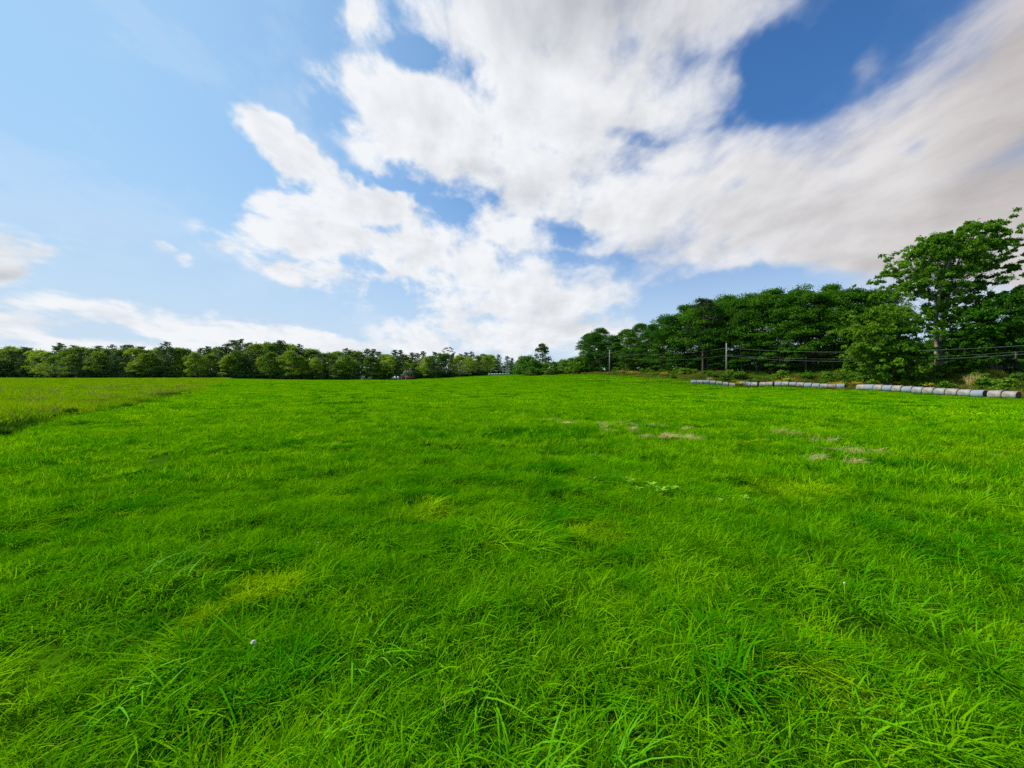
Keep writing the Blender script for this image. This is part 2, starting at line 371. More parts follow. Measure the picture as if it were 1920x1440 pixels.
def build_meadow():
    ms = [tmpl('meadow', 100 + i, M['meadow']) for i in range(6)] + [tmpl('meadowfar', 120 + i, M['meadow']) for i in range(4)]
    rg = np.random.default_rng(3)
    for i in range(3):      # flowering stalks
        mb = MB()
        for k in range(16):
            x, y = rg.normal(0, .5, 2); h = .6 + .4 * rg.random(); lx, ly = rg.normal(0, .08, 2)
            mb.tube([(x, y, 0), (x + lx * .4, y + ly * .4, h * .6), (x + lx, y + ly, h)], [.008, .006, .004], 3, False)
            V, Q, T = blades(rg, 14, .03, (.05, .12), (.015, .03), (.2, .8), lev=(0, .5, 1)); V = V + [x + lx, y + ly, h - .12]; V[:, 2] += np.repeat(rg.random(14) * .12, 5)
            mb.add(V, Q, T)
        ms.append(mb.mesh('stalk_clump', M['seed']))
    P = []
    def zone(r0, r1, dens, nv, f, keep=1.0, **k):
        x, y = sector(r0, r1, dens, 75); ok = (x < meadow_x(y) - .2) & (x > -330) & (y < 232) & (rng.random(len(x)) < keep); P.append(scatter(x[ok], y[ok], nv, f, **k))
    zone(8, 55, 6, 6, 0, zmin=.5, zmax=1.25)
    zone(50, 260, .5, 4, 6, zmin=.5, zmax=1.2, cell=3, tilt=.03)
    x, y = sector(8, 130, .10, 75); d = meadow_x(y) - x
    ok = (d > .3) & ((vnoise(x, y, 5, 12) > .5) | (d < 5)) & (rng.random(len(x)) < np.clip(40 / np.hypot(x, y), .1, 1)); P.append(scatter(x[ok], y[ok], 3, 10, zmin=.6, zmax=1.1))
    ms += [tmpl('meadow', 170 + i, M['darkweed']) for i in range(3)] + [tmpl('meadow', 175 + i, M['rough']) for i in range(2)]
    x, y = sector(12, 75, 5, 75); d = meadow_x(y) - x + (vnoise(x, y, 2.5, 15) - .5) * .9; ok = (d > -.25) & (d < .75) & (vnoise(x, y, 3.5, 16) > .47); P.append(scatter(x[ok], y[ok], 3, 13, smin=.6, smax=1.2, zmin=.5, zmax=1.0))  # dark strip at the meadow edge: weeds, plus the grass shadow painted in
    ok = (d > .3) & (d < 2.6) & (rng.random(len(x)) < .22); P.append(scatter(x[ok], y[ok], 2, 16, smin=.6, smax=1.2, zmin=.6, zmax=1.1))
    cloud_of('meadow_grass', *join(P), ms, 'taller yellow green meadow grass with brown seed stalks left of the hay field')
build_meadow()
def build_rough():
    ms = [tmpl('meadow', 140 + i, M['rough']) for i in range(5)] + [tmpl('meadowfar', 150 + i, M['rough']) for i in range(3)] + [tmpl('far', 160 + i, M['lawn']) for i in range(3)]
    P = []
    x, y = sector(50, 215, .9); d = x - bank_x(y); ok = (d > -.6) & (d < 15) & (y < 205); P.append(scatter(x[ok], y[ok], 5, 0, smin=1.0, smax=1.9, zmin=.8, zmax=2.0, cell=3))
    ok = (d > 13) & (d < 75) & (y < 175); P.append(scatter(x[ok], y[ok], 3, 8, zmin=.4, zmax=1.0))
    cloud_of('rough_grass', *join(P), ms, 'uncut olive and tan grass on the bank below the wood')
build_rough()
def build_straw():      # pale cut hay left lying in flat wisps
    P = []
    ms = [tmpl('straw', 200 + i, M['straw']) for i in range(4)]
    rg = np.random.default_rng(8)
    for (px, py, n, wd) in [(q0, q1, max(2, int(q2 * .6)), q3 * .7) for (q0, q1, q2, q3) in [(1090, 799, 8, .7), (1112, 803, 5, .5), (1170, 797, 5, .35), (1216, 801, 7, .5), (1255, 802, 4, .3), (1140, 812, 8, .7), (1165, 815, 6, .5), (1222, 823, 8, .5), (1248, 824, 7, .5), (1272, 826, 5, .35),
                        (1478, 819, 9, .4), (1492, 820, 6, .3), (1521, 825, 5, .3), (1562, 844, 5, .3), (1600, 848, 10, .5), (1612, 846, 7, .35), (1533, 870, 8, .4), (1830, 858, 4, .3), (1040, 793, 3, .5)]]:
        Y = CAMZ * F / (py - 720); X = at(px, Y)
        x = X + rg.normal(0, wd, n); y = Y + rg.normal(0, .28, n)
        P.append(scatter(x, y, 4, 0, smin=.35, smax=.75, zmin=.8, zmax=1.4))
    q = join(P); q[0][:, 2] += .09
    cloud_of('hay_wisps', *q, ms, 'pale tan wisps of cut hay lying flat on the green grass')
build_straw()
# ------------------------------------------------------------------ trees
ORD = ['first', 'second', 'third', 'fourth', 'fifth', 'sixth', 'seventh', 'eighth', 'ninth', 'tenth', 'eleventh', 'twelfth', 'thirteenth', 'fourteenth', 'fifteenth', 'sixteenth', 'seventeenth', 'eighteenth', 'nineteenth', 'twentieth']
def px_of(o): return 960 + F * o.location.x / max(o.location.y, 1)
def rank_labels(objs, marks, make):
    """each object is named by its order to the left or right of the nearest landmark"""
    near = {}
    for o in objs:
        p = px_of(o); m = min(range(len(marks)), key=lambda i: abs(marks[i][0] - p)); side = 'left' if p < marks[m][0] else 'right'
        near.setdefault((m, side), []).append((abs(marks[m][0] - p), o))
    for (m, side), l in near.items():
        l.sort(key=lambda q: q[0])
        for i, (_, o) in enumerate(l): o['label'] = make(o, ORD[i], side, marks[m][1])
def leaf_cards(rg, Pt, size, up=.35, asp=.55):
    """small pointed leaf-clump faces at points Pt"""
    n = len(Pt)
    nr = rg.normal(size=(n, 3)); nr[:, 2] = nr[:, 2] * .8 + up * 2; nr /= np.linalg.norm(nr, axis=1)[:, None]
    t = np.cross(nr, rg.normal(size=(n, 3))); t /= np.linalg.norm(t, axis=1)[:, None] + 1e-9; b = np.cross(nr, t)
    s = size * (.6 + .8 * rg.random(n))[:, None] * .5
    k = (rg.random((n, 1)) - .5) * .5
    V = np.stack([Pt - t * s, Pt + b * s * asp + t * s * k, Pt + t * s - nr * s * .25, Pt - b * s * asp + t * s * k], 1).reshape(-1, 3)
    return V, np.arange(n * 4).reshape(-1, 4)
def clump_points(rg, c, r, n, flat=.7):
    d = rg.normal(size=(n, 3)); d /= np.linalg.norm(d, axis=1)[:, None]
    d[:, 2] = np.where(d[:, 2] < -.25, -d[:, 2] * .6, d[:, 2])
    q = r * (.35 + .55 * rg.random(n) ** .6 + .28 * np.abs(rg.normal(0, 1, n)) * (rg.random(n) < .3))[:, None]
    return np.asarray(c) + d * q * np.array([1, 1, flat])
def crown_tree(seed, clumps, per, leaf, h, trunk_r, mat, flat=.7, stems=((0, 0),), limb=True, up=.35, lean=(0, 0), lp=1.0, name='crown', bark='bark', spread=.0):
    """meshes (trunk with limbs, crown) grown towards a list of leaf clumps (x, y, z, r)"""
    rg = np.random.default_rng(seed); mb = MB(); pts = []
    tops = []
    for (sx, sy) in stems:
        q = [(sx * .3, sy * .3, -.4), (sx * .6, sy * .6, h * .12), (sx, sy, h * .3), (sx * 1.25 + lean[0] * .3 + rg.normal(0, .02 * h), sy * 1.2 + rg.normal(0, .02 * h), h * .5),
             (sx * 1.4 + lean[0] * .6 + rg.normal(0, .02 * h), sy * 1.3 + rg.normal(0, .02 * h), h * .7), (sx * 1.5 + lean[0] + rg.normal(0, .03 * h), sy * 1.3 + lean[1], h * .9)]
        q = np.array(q); tops.append(q)
        mb.tube(q, trunk_r * np.array([1.35, 1.05, .9, .7, .42, .10]), 8)
    for (x, y, z, r) in clumps:
        n = max(6, int(per * (.7 + .6 * rg.random())))
        pts.append(clump_points(rg, (x, y, z), r, n, flat))
        if limb and rg.random() < lp:
            st = tops[min(range(len(tops)), key=lambda i: math.hypot(tops[i][3][0] - x, tops[i][3][1] - y))]
            d = math.hypot(x - st[3][0], y - st[3][1])
            z0 = max(h * .16, min(h * .86, z - .25 * h * .3 - .55 * d))
            p0 = np.array([np.interp(z0, st[:, 2], st[:, i]) for i in range(2)] + [z0])
            p3 = np.array([x, y, z]); pm = p0 * .5 + p3 * .5 + np.array([0, 0, -.10 * d]) + rg.normal(0, .05 * d + .02, 3)
            r0 = trunk_r * (.08 + .10 * min(1, d / (h * .3))) * (1 if lp == 1 else .55)
            mb.tube([p0, p0 * .75 + pm * .25, pm, pm * .45 + p3 * .55, p3], np.array([1, .85, .62, .42, .15]) * r0, 5, False)
    V, Q = leaf_cards(rg, np.vstack(pts), leaf, up)
    return mb.mesh('trunk', M[bark], True), mesh_np(name, V, Q, mat)
def broad_clumps(rg, h, w, zb, n, rc=(.12, .20), power=.65, flat_top=.0):
    out = []
    for i in range(n):
        u = rg.random() ** .85
        prof = math.sin(math.pi * min(1, (u * .93 + .05)) ** power) ** .7
        if flat_top: prof = (u * .8 + .25) ** .8 * (1 - max(0, u - .82) * 2.6)
        a = rg.random() * 6.283; rr = w * .5 * prof * (1 - .75 * rg.random() ** 2.2)
        out.append((rr * math.cos(a), rr * math.sin(a), zb + (h - zb) * (u * .93), w * (rc[0] + (rc[1] - rc[0]) * rg.random())))
    return out
def pine_tree(seed, h, w, zb, leaf, per, mat):
    rg = np.random.default_rng(seed); mb = MB(); pts = []
    mb.tube([(0, 0, -.4), (0, 0, h * .3), (rg.normal(0, .1), rg.normal(0, .1), h * .7), (rg.normal(0, .2), rg.normal(0, .2), h)], np.array([.22, .18, .1, .02]) * h / 16, 7)
    z = zb
    while z < h * .985:
        u = (z - zb) / (h - zb)
        L = w * .5 * (1 - u) ** .48 * (.55 + .6 * rg.random()) + .45
        if u < .12: L *= .75
        for k in range(rg.integers(4, 7)):
            a = rg.random() * 6.283; l = L * (.55 + .55 * rg.random()); dz = l * (.12 + .3 * u) - .02 * l
            e = np.array([math.cos(a) * l, math.sin(a) * l, dz])
            if rg.random() < .5: mb.tube([(0, 0, z), (e[0] * .5, e[1] * .5, z + dz * .4), (e[0], e[1], z + dz)], [.06, .04, .015], 4, False)
            n = int(per * (.4 + l / (w * .5)))
            t = .25 + .78 * rg.random(n) ** .7
            q = np.array([0, 0, z]) + t[:, None] * e + rg.normal(size=(n, 3)) * np.array([.16 * l + .1, .16 * l + .1, .10 + .03 * l])
            pts.append(q)
        z += (h - zb) / 26 * (.7 + .6 * rg.random())
    n = 14; pts.append(np.stack([rg.normal(0, .12, n), rg.normal(0, .12, n), h - 1.1 * rg.random(n)], 1))
    V, Q = leaf_cards(rg, np.vstack(pts), leaf, .5, .42)
    return mb.mesh('trunk', M['bark'], True), mesh_np('crown', V, Q, mat)
def plant(name, meshes, parts, loc, rz, sc, cat, group=None, label=None):
    e = empty(name, loc, rz, sc)
    for me, pn in zip(meshes, parts): mobj(pn, me, e)
    return props(e, label, cat, group)
TC = ('trunk', 'crown')
TOP = [(-300, 648), (0, 650), (30, 648), (60, 655), (98, 656), (110, 650), (145, 648), (180, 651), (230, 648), (270, 652), (320, 647), (350, 652), (380, 655), (400, 650), (435, 641), (470, 645), (510, 640), (550, 643), (580, 650), (600, 658),
       (640, 655), (660, 652), (700, 654), (730, 660), (790, 662), (830, 660), (870, 662), (910, 660), (930, 664), (945, 670), (1000, 673)]
def build_far_trees():
    rg = np.random.default_rng(21)
    B = [crown_tree(300 + i, broad_clumps(np.random.default_rng(310 + i), 15, 10 + i % 3, .6 + .4 * (i % 3), 64, (.13, .21)), 75, .62, 15, .22, M['leaf_far'], flat=.75) for i in range(6)]
    Pn = [pine_tree(330 + i, 16, 9.4 + .8 * (i % 3), .9 + 1.0 * (i % 2), .60, 27, M['leaf_pine']) for i in range(5)]
    groups = {}
    def put(px, Y, top_y, kind, row):
        x = at(px, Y); z = H(x, Y); h = CAMZ + (720 - top_y) / F * Y - z
        me = (B if kind == 'b' else Pn)[rg.integers(0, 6 if kind == 'b' else 5)]
        s = h / (15.2 if kind == 'b' else 16); q = s * (.9 + .3 * rg.random())
        o = plant('broadleaf_tree' if kind == 'b' else 'pine_tree', me, TC, (x, Y, z - .05), rg.random() * 6.28, (q, q, s), 'tree', 'trees of the far tree line')
        groups.setdefault((kind, row), []).append(o); return o
    def top(px): return float(np.interp(px, *zip(*TOP)))
    def depth(px): return float(np.interp(px, [-300, 60, 110, 700, 860, 930, 1000], [262, 262, 214, 216, 236, 285, 300]))
    px = -70
    while px < 985:
        k = 'p' if rg.random() < (.25 if px < 90 else .50) else 'b'
        put(px, depth(px) + 22 + rg.normal(0, 3), top(px) + (rg.normal(-1.2, 2.6) if k == 'p' else abs(rg.normal(0, 2)) + .5), k, 'back'); px += 9 + 7 * rg.random()
    px = -60
    while px < 975:
        k = 'p' if rg.random() < (.15 if px < 90 else .36) else 'b'
        t = top(px); put(px, depth(px) + 5 + rg.normal(0, 2.5), t + (706 - t) * (.08 + .34 * rg.random()), k, 'front'); px += 12 + 8 * rg.random()
    marks = [(0, 'left picture edge'), (215, 'left pines'), (450, 'meadow corner'), (752, 'red machinery'), (892, 'distant utility pole')]
    for (k, row), l in groups.items():
        rank_labels(l, marks, lambda o, n, side, mk, k=k, row=row: '%s %s %s in far tree line, %s %s of the %s' % ('taller' if row == 'back' else 'shorter', 'back-row dark' if (k, row) == ('p', 'back') else 'front-row dark' if k == 'p' else 'back-row leafy green' if row == 'back' else 'front-row bright leafy', 'pine' if k == 'p' else 'tree', n, side, mk))
    # an open-crowned tree stands above the rest
    cl = broad_clumps(np.random.default_rng(5), 17, 7.5, 11.0, 16, (.09, .14)); me = crown_tree(350, cl, 38, .5, 17, .2, M['leaf_dark'])
    Y = 246; x = at(841, Y); z = H(x, Y); s = (CAMZ + 70 / F * Y - z) / 16.6
    plant('broadleaf_tree', me, TC, (x, Y, z), .4, s, 'tree', None, 'open-crowned dark tree standing above the far tree line right of red machinery')
    # slender tree on its own above the bushes
    cl = broad_clumps(np.random.default_rng(6), 13, 6.2, 2.0, 70, (.12, .18), power=.85); me = crown_tree(351, cl, 75, .42, 13, .16, M['leaf_lone'], up=.1, flat=1.2)
    Y = 190; x = at(1017, Y); z = H(x, Y); s = (CAMZ + 75 / F * Y - z) / 12.7
    plant('slender_tree', me, TC, (x, Y, z), .4, (s * 1.05, s * 1.05, s), 'tree', None, 'slender pale lone tree with upright twigs rising above the hedge')
    # pale willows and bright bushes at the foot of the far trees
    sh = [shrub(360 + i, 3.0, 2.6, 16, 60, .45, M['leaf_pale']) for i in range(2)]
    for (px, py, w, lab) in ((681, 712, 9, 'small pale grey shrub at foot of far trees, left of the pair'), (694, 713, 7, 'smaller pale grey shrub at foot of far trees, right of the pair'), (761, 707, 13, 'taller silvery bush standing behind the red machinery')):
        Y = 214 if px < 700 else 221; x = at(px, Y); s = w / F * Y / 2.6
        plant('pale_shrub', sh[px % 2], ('stem', 'foliage'), (x, Y, H(x, Y) - .1), px, (s, s, s * (1.25 if px > 700 else .8)), 'shrub', None, lab)
def shrub(seed, h, w, n, per, leaf, mat, flat=.8):
    rg = np.random.default_rng(seed); cl = []
    for i in range(n):
        a = rg.random() * 6.283; u = rg.random(); rr = w * .5 * math.sqrt(rg.random()) * (1 - .55 * u)
        cl.append((rr * math.cos(a), rr * math.sin(a), h * (.10 + .75 * u), w * (.13 + .10 * rg.random())))
    tr, cr = crown_tree(seed, cl, per, leaf, h * .9, .03 * h, mat, flat=flat, stems=((.08 * w, 0), (-.06 * w, .07 * w), (-.03 * w, -.08 * w)), name='foliage', bark='twig')
    return tr, cr
WTOP = [(1085, 650), (1095, 632), (1110, 614), (1140, 608), (1160, 616), (1180, 611), (1210, 602), (1240, 589), (1270, 574), (1300, 560), (1340, 552), (1370, 550), (1400, 545), (1440, 540), (1480, 535), (1540, 528), (1580, 530), (1620, 534), (1680, 540)]
def build_wood():
    rg = np.random.default_rng(33)
    Wt = [crown_tree(400 + i, broad_clumps(np.random.default_rng(420 + i), 18, 12.5 + (i % 3), 3.0 + (i % 4) * .9, 84, (.10, .17), power=.5), 180, .36, 18, .20, M['leaf_wood'], flat=.62, up=.5) for i in range(7)]
    Wl = [crown_tree(440 + i, broad_clumps(np.random.default_rng(450 + i), 14, 9.5, 1.0, 58, (.11, .18)), 180, .36, 14, .18, M['leaf_wood'], flat=.55, up=.5) for i in range(4)]
    wt = lambda p: float(np.interp(p, *zip(*WTOP)))
    edge = lambda p: float(np.interp(p, [1085, 1150, 1250, 1362, 1480, 1620, 1700], [165, 156, 134, 121, 110, 102, 99]))
    rows = {'front': [], 'back': [], 'edge': []}
    def put(px, Y, ty, src, row, nm='broadleaf_tree', wid=1.0):
        x = at(px, Y); z = H(x, Y); h = CAMZ + (720 - ty) / F * Y - z
        me = src[rg.integers(0, len(src))]; s = h / (18.3 if src is Wt else 14.2); q = s * wid * (.92 + .2 * rg.random())
        o = plant(nm, me, TC, (x, Y, z - .05), rg.random() * 6.28, (q, q, s), 'tree', 'trees of the wood on the right')
        rows[row].append(o); return o
    for px in (1112, 1150, 1186, 1222, 1262, 1300, 1341, 1385, 1428, 1474, 1522, 1572, 1624):
        put(px + rg.normal(0, 5), edge(px) + rg.normal(1, 2), wt(px) + 4 + abs(rg.normal(0, 5)), Wt, 'front')
    for px in (1104, 1130, 1168, 1204, 1244, 1284, 1322, 1362, 1408, 1452, 1500, 1548, 1600, 1650):
        put(px + rg.normal(0, 4), edge(px) + 11 + rg.normal(0, 2), wt(px) + rg.normal(0, 2), Wt, 'back')
    for px in (1102, 1128, 1152, 1176, 1198, 1220, 1240, 1272, 1300, 1328, 1350, 1392, 1420, 1466, 1512, 1560, 1606):
        t = wt(px); put(px + rg.normal(0, 4), edge(px) - 2.5 + rg.normal(0, 1), t + (695 - t) * (.30 + .22 * rg.random()), Wl, 'edge', wid=.95)
    marks = [(1143, 'left pale utility pole'), (1362, 'tall pale utility pole'), (1640, 'big spreading tree')]
    word = {'front': 'tall flat-topped leafy tree, front row of right wood', 'back': 'tall back-row treetop of right wood', 'edge': 'lower dark green tree along edge of right wood'}
    for row, l in rows.items(): rank_labels(l, marks, lambda o, n, side, mk, row=row: '%s, %s %s of %s' % (word[row], n, side, mk))
    # one very dark copper tree in the wood
    cl = broad_clumps(np.random.default_rng(61), 17, 10, 5, 60, (.10, .15)); me = crown_tree(470, cl, 120, .36, 17, .25, M['leaf_dark'], flat=.6, up=.5)
    Y = 121; x = at(1318, Y); z = H(x, Y); s = (CAMZ + (720 - 556) / F * Y - z) / 17
    plant('broadleaf_tree', me, TC, (x, Y, z), 1, (s * .8, s * .8, s), 'tree', None, 'very dark blackish tree among the green ones of the right wood')
    # the big tree and its two bushy neighbours, their leaf masses placed as they hang
    def masses(lst, Y, bx, by, dj, seed, mult=4.6, drop=0):
        r_ = np.random.default_rng(seed); k = Y / F; out = []
        for (px, py, r, n) in lst:
            for i in range(int(n * mult + .5)):
                out.append(((px - bx) * k + r * k * max(-1.0, min(1.0, r_.normal(0, .52))), r_.normal(0, dj), (by - py - drop) * k + r * k * max(-1.0, min(.8, r_.normal(0, .5))), r * k * (.26 + .34 * r_.random())))
        return out
    BIG = [(1649, 517, 10, 2), (1683, 497, 13, 4), (1707, 468, 15, 5), (1738, 447, 16, 6), (1765, 445, 14, 5), (1785, 440, 13, 5), (1812, 426, 14, 6), (1836, 420, 12, 6), (1862, 428, 12, 5), (1880, 440, 10, 3), (1900, 450, 9, 2), (1916, 452, 7, 2),
           (1744, 476, 18, 6), (1791, 466, 20, 9), (1826, 456, 18, 9), (1855, 452, 15, 6), (1765, 510, 20, 8), (1806, 498, 20, 9), (1844, 487, 16, 6), (1880, 488, 12, 3), (1908, 492, 11, 3), (1722, 505, 14, 5), (1692, 526, 13, 4), (1668, 540, 13, 4),
           (1728, 537, 15, 5), (1765, 545, 18, 8), (1790, 560, 14, 5), (1817, 532, 15, 5), (1852, 520, 11, 3), (1833, 553, 12, 3), (1749, 575, 15, 5), (1776, 590, 10, 3), (1872, 560, 9, 2), (1893, 536, 7, 1), (1725, 600, 14, 4), (1800, 600, 12, 3), (1800, 615, 11, 3), (1822, 575, 14, 5)]
    bx, by, Y = 1762, 692, 80.0; x = at(bx, Y)
    me = crown_tree(480, masses(BIG, Y, bx, by, 2.8, 1, 5.0, 13), 100, .38, 27.0, .40, M['leaf_big'], flat=1.2, stems=((-.9, 0), (1.0, .3)), lean=(3.0, 0), up=.3, lp=.20, bark='bark_pale')
    plant('spreading_tree', me, TC, (x, Y, H(x, Y) - .1), 0, 1, 'tree', None, 'tallest tree at right with twin pale trunks and windswept open crown')
    LEFT = [(1622, 556, 14, 5), (1650, 556, 18, 6), (1612, 585, 14, 5), (1640, 590, 22, 9), (1675, 575, 20, 7), (1692, 600, 20, 7), (1610, 620, 13, 5), (1640, 628, 22, 9), (1675, 625, 22, 9), (1692, 640, 18, 6), (1615, 650, 12, 4), (1645, 662, 18, 7), (1680, 665, 18, 7), (1698, 672, 14, 5), (1700, 560, 12, 3)]
    bx, by, Y = 1665, 692, 78.0; x = at(bx, Y)
    me = crown_tree(481, masses(LEFT, Y, bx, by, 2.6, 2), 100, .40, 15, .25, M['leaf_big'], flat=.9, stems=((0, 0), (.4, .2)), up=.3, lp=.15)
    plant('bushy_tree', me, TC, (x, Y, H(x, Y) - .1), 0, 1, 'tree', None, 'dense bright bushy tree hanging to the ground left of the tallest tree')
    RIGHT = [(1816, 625, 14, 5), (1820, 598, 14, 5), (1850, 590, 18, 6), (1880, 575, 18, 6), (1910, 560, 18, 6), (1830, 635, 18, 7), (1865, 620, 22, 8), (1900, 610, 22, 8), (1818, 655, 14, 5), (1840, 662, 16, 6), (1875, 655, 20, 7), (1910, 650, 20, 7), (1806, 680, 10, 3), (1822, 684, 10, 3), (1935, 600, 22, 6), (1940, 645, 20, 6)]
    bx, by, Y = 1868, 700, 73.0; x = at(bx, Y)
    me = crown_tree(482, masses(RIGHT, Y, bx, by, 2.8, 3), 100, .40, 12, .2, M['leaf_wood'], flat=.9, stems=((0, 0), (-1.2, .4), (1.5, 0)), up=.3, lp=.15)
    plant('bushy_tree', me, TC, (x, Y, H(x, Y) - .1), 0, 1, 'tree', None, 'dark bushy tree at the right picture edge beside the tallest tree')
    me = Wt[2]
    for (px, Y, ty, lab) in ((1905, 92, 556, 'dim tree behind the dark bushy tree at right picture edge'), (1990, 84, 540, 'tree beyond the right picture edge behind the wires')):
        x = at(px, Y); z = H(x, Y); s = (CAMZ + (720 - ty) / F * Y - z) / 18.3
        plant('broadleaf_tree', me, TC, (x, Y, z), px, s, 'tree', None, lab)
def build_shrubs():
    rg = np.random.default_rng(51)
    sh = [shrub(500 + i, 1.6, 2.4, 20, 70, .24, M['leaf_shrub']) for i in range(5)]; tall = [shrub(520 + i, 6, 7, 46, 90, .45, M['leaf_shrub']) for i in range(4)]
    SP = ('stem', 'foliage')
    L = []
    for px, Y, ty in ((986, 184, 668), (1002, 178, 673), (1022, 176, 681), (1040, 172, 678), (1058, 170, 675), (1075, 167, 671), (1090, 163, 668), (996, 172, 688), (1030, 168, 690)):
        x = at(px, Y); z = H(x, Y); s = (CAMZ + (720 - ty) / F * Y - z) / 5.6; q = max(s, .55)
        L.append(plant('tall_bush', tall[rg.integers(0, 4)], SP, (x, Y, z - .1), rg.random() * 6, (q, q, s), 'bush', 'hedge of tall bushes left of the wood'))
    rank_labels(L, [(1017, 'slender lone tree')], lambda o, n, s, m: 'tall green hedge bush, %s to the %s of the %s' % (n, s, m))
    low = []; mid = []; back = []
    y = 61.0
    while y < 168:
        for k in range(3):
            yy = y + rg.normal(0, .6); d = (4.2, 7.0, 10.5)[k] + rg.normal(0, .8); x = float(bank_x(yy)) + d + (1.0 if yy > 150 else 0)
            if rg.random() < (.35, .08, .25)[k]: continue
            s = (.7 + .55 * rg.random()) * (.8, 1.15, 1.3)[k]; q = s * (1.0 + .3 * rg.random())
            (low, mid, back)[k].append(plant('shrub', sh[rg.integers(0, 5)], SP, (x, yy, H(x, yy) - .1), rg.random() * 6, (q, q, s), 'shrub', 'shrubs along the bank below the wood'))
        y += 2.2 + 1.2 * rg.random() + (y - 60) * .012
    mk = [(1143, 'left pale utility pole'), (1362, 'tall pale utility pole'), (1520, 'middle bale row'), (1760, 'twin-trunked tree')]
    rank_labels(low, mk, lambda o, n, s, m: 'low green shrub on bank, front line, %s %s of the %s' % (n, s, m))
    rank_labels(mid, mk, lambda o, n, s, m: 'mid-height green shrub on bank, middle line, %s %s of the %s' % (n, s, m))
    rank_labels(back, mk, lambda o, n, s, m: 'fuller green shrub on bank, upper line, %s %s of the %s' % (n, s, m))
    dk = shrub(540, 4, 3.4, 40, 90, .3, M['leaf_dark'])
    for (px, Y, s, lab) in ((1450, 108, 1.0, 'blackish bush under the wood above the middle bale row'), (1893, 70, .8, 'blackish bush at right edge under the dark trees')):
        x = at(px, Y); plant('dark_bush', dk, SP, (x, Y, H(x, Y) - .1), 1, s, 'bush', None, lab)
    # goldenrod in flower
    def golden(seed):
        r_ = np.random.default_rng(seed); st = MB(); P = []; G = []
        for i in range(34):
            x, y_ = r_.normal(0, .55, 2); h = .7 + .5 * r_.random(); tx = x + r_.normal(0, .1)
            st.tube([(x, y_, -.05), (tx, y_, h)], [.008, .004], 3, False)
            n = 22; P.append(np.stack([tx + r_.normal(0, .10, n), y_ + r_.normal(0, .10, n), h + r_.normal(0, .09, n)], 1))
            G.append(np.stack([tx + r_.normal(0, .08, 16), y_ + r_.normal(0, .08, 16), h * (.15 + .7 * r_.random(16))], 1))
        V, Q = leaf_cards(r_, np.vstack(G), .16); st.add(V, Q)
        V, Q = leaf_cards(r_, np.vstack(P), .10)
        return st.mesh('leafy_stem', M['rough']), mesh_np('flower_head', V, Q, M['yellow'])
    gt = [golden(560 + i) for i in range(3)]; L = []
    for px, d in ((1166, 2.2), (1185, 1.6), (1228, 2.4), (1246, 1.8), (1383, 2.6), (1396, 2.2), (1462, 2.4), (1476, 2.6), (1566, 2.6), (1578, 2.2), (1590, 2.8), (1604, 2.0), (1618, 2.6), (1637, 3.0), (1660, 2.4), (1676, 2.2), (1692, 2.8), (1744, 3.0)):
        ys = np.linspace(55, 170, 2000); b = 960 + F * (bank_x(ys) + d + 1.2) / ys; Y = float(ys[np.argmin(abs(b - px))]); x = at(px, Y); s = .75 + .35 * rg.random()
        L.append(plant('goldenrod', gt[rg.integers(0, 3)], ('leafy_stem', 'flower_head'), (x, Y, H(x, Y)), rg.random() * 6, (s * 1.3, s * 1.3, s), 'wildflower', 'yellow goldenrod along the bank'))
    rank_labels(L, [(1200, 'brown bank at the wood corner'), (1420, 'left end of middle bale row'), (1620, 'left end of near bale row')], lambda o, n, s, m: 'yellow goldenrod clump, %s to the %s of %s' % (n, s, m))
    # bleached grass clumps
    mb = MB(); mb.add(*blades(np.random.default_rng(2), 420, .8, (.9, 2.2), (.03, .06), (.15, .6), lev=(0, .4, .75, 1)))
    me = mb.mesh('bleached_grass', M['straw'])
    for (px, Y, s, lab) in ((1826, 69, 1.15, 'tall bleached tan grass clump beside the blackish bush at right'), (1835, 68, .9, 'smaller tan grass clump leaning against the tall bleached one'), (1330, 107, .8, 'bleached tan grass clump behind the farthest bale row')):
        x = at(px, Y); o = mobj('bleached_grass', me); o.location = (x, Y, H(x, Y)); o.rotation_euler = (0, 0, px); o.scale = (s, s, s); props(o, lab, 'dry grass')
    # dark weeds along the edge of the meadow
    wd = [shrub(580 + i, .6, .9, 14, 46, .12, M['darkweed']) for i in range(3)]; L = []
    for (px, py, w) in ((5, 815, 40), (22, 801, 34), (40, 797, 30), (95, 787, 30), (112, 783, 24), (133, 781, 34), (165, 771, 16), (184, 770, 16), (196, 768, 10), (217, 759, 10), (267, 745, 14), (300, 744, 10), (358, 729, 8)):
        Y = (CAMZ - .1) * F / (py - 720); x = at(px, Y); s = w / F * Y / 1.1
        L.append(plant('dark_weed', wd[len(L) % 3], SP, (x, Y, H(x, Y) - .03), px, (s, s, s * .9), 'weed', 'dark weeds along the meadow edge'))
    L.sort(key=lambda o: o.location.y)
    for i, o in enumerate(L): o['label'] = 'dark leafy weed tuft at meadow edge, %s counted from the near left corner' % ORD[i]
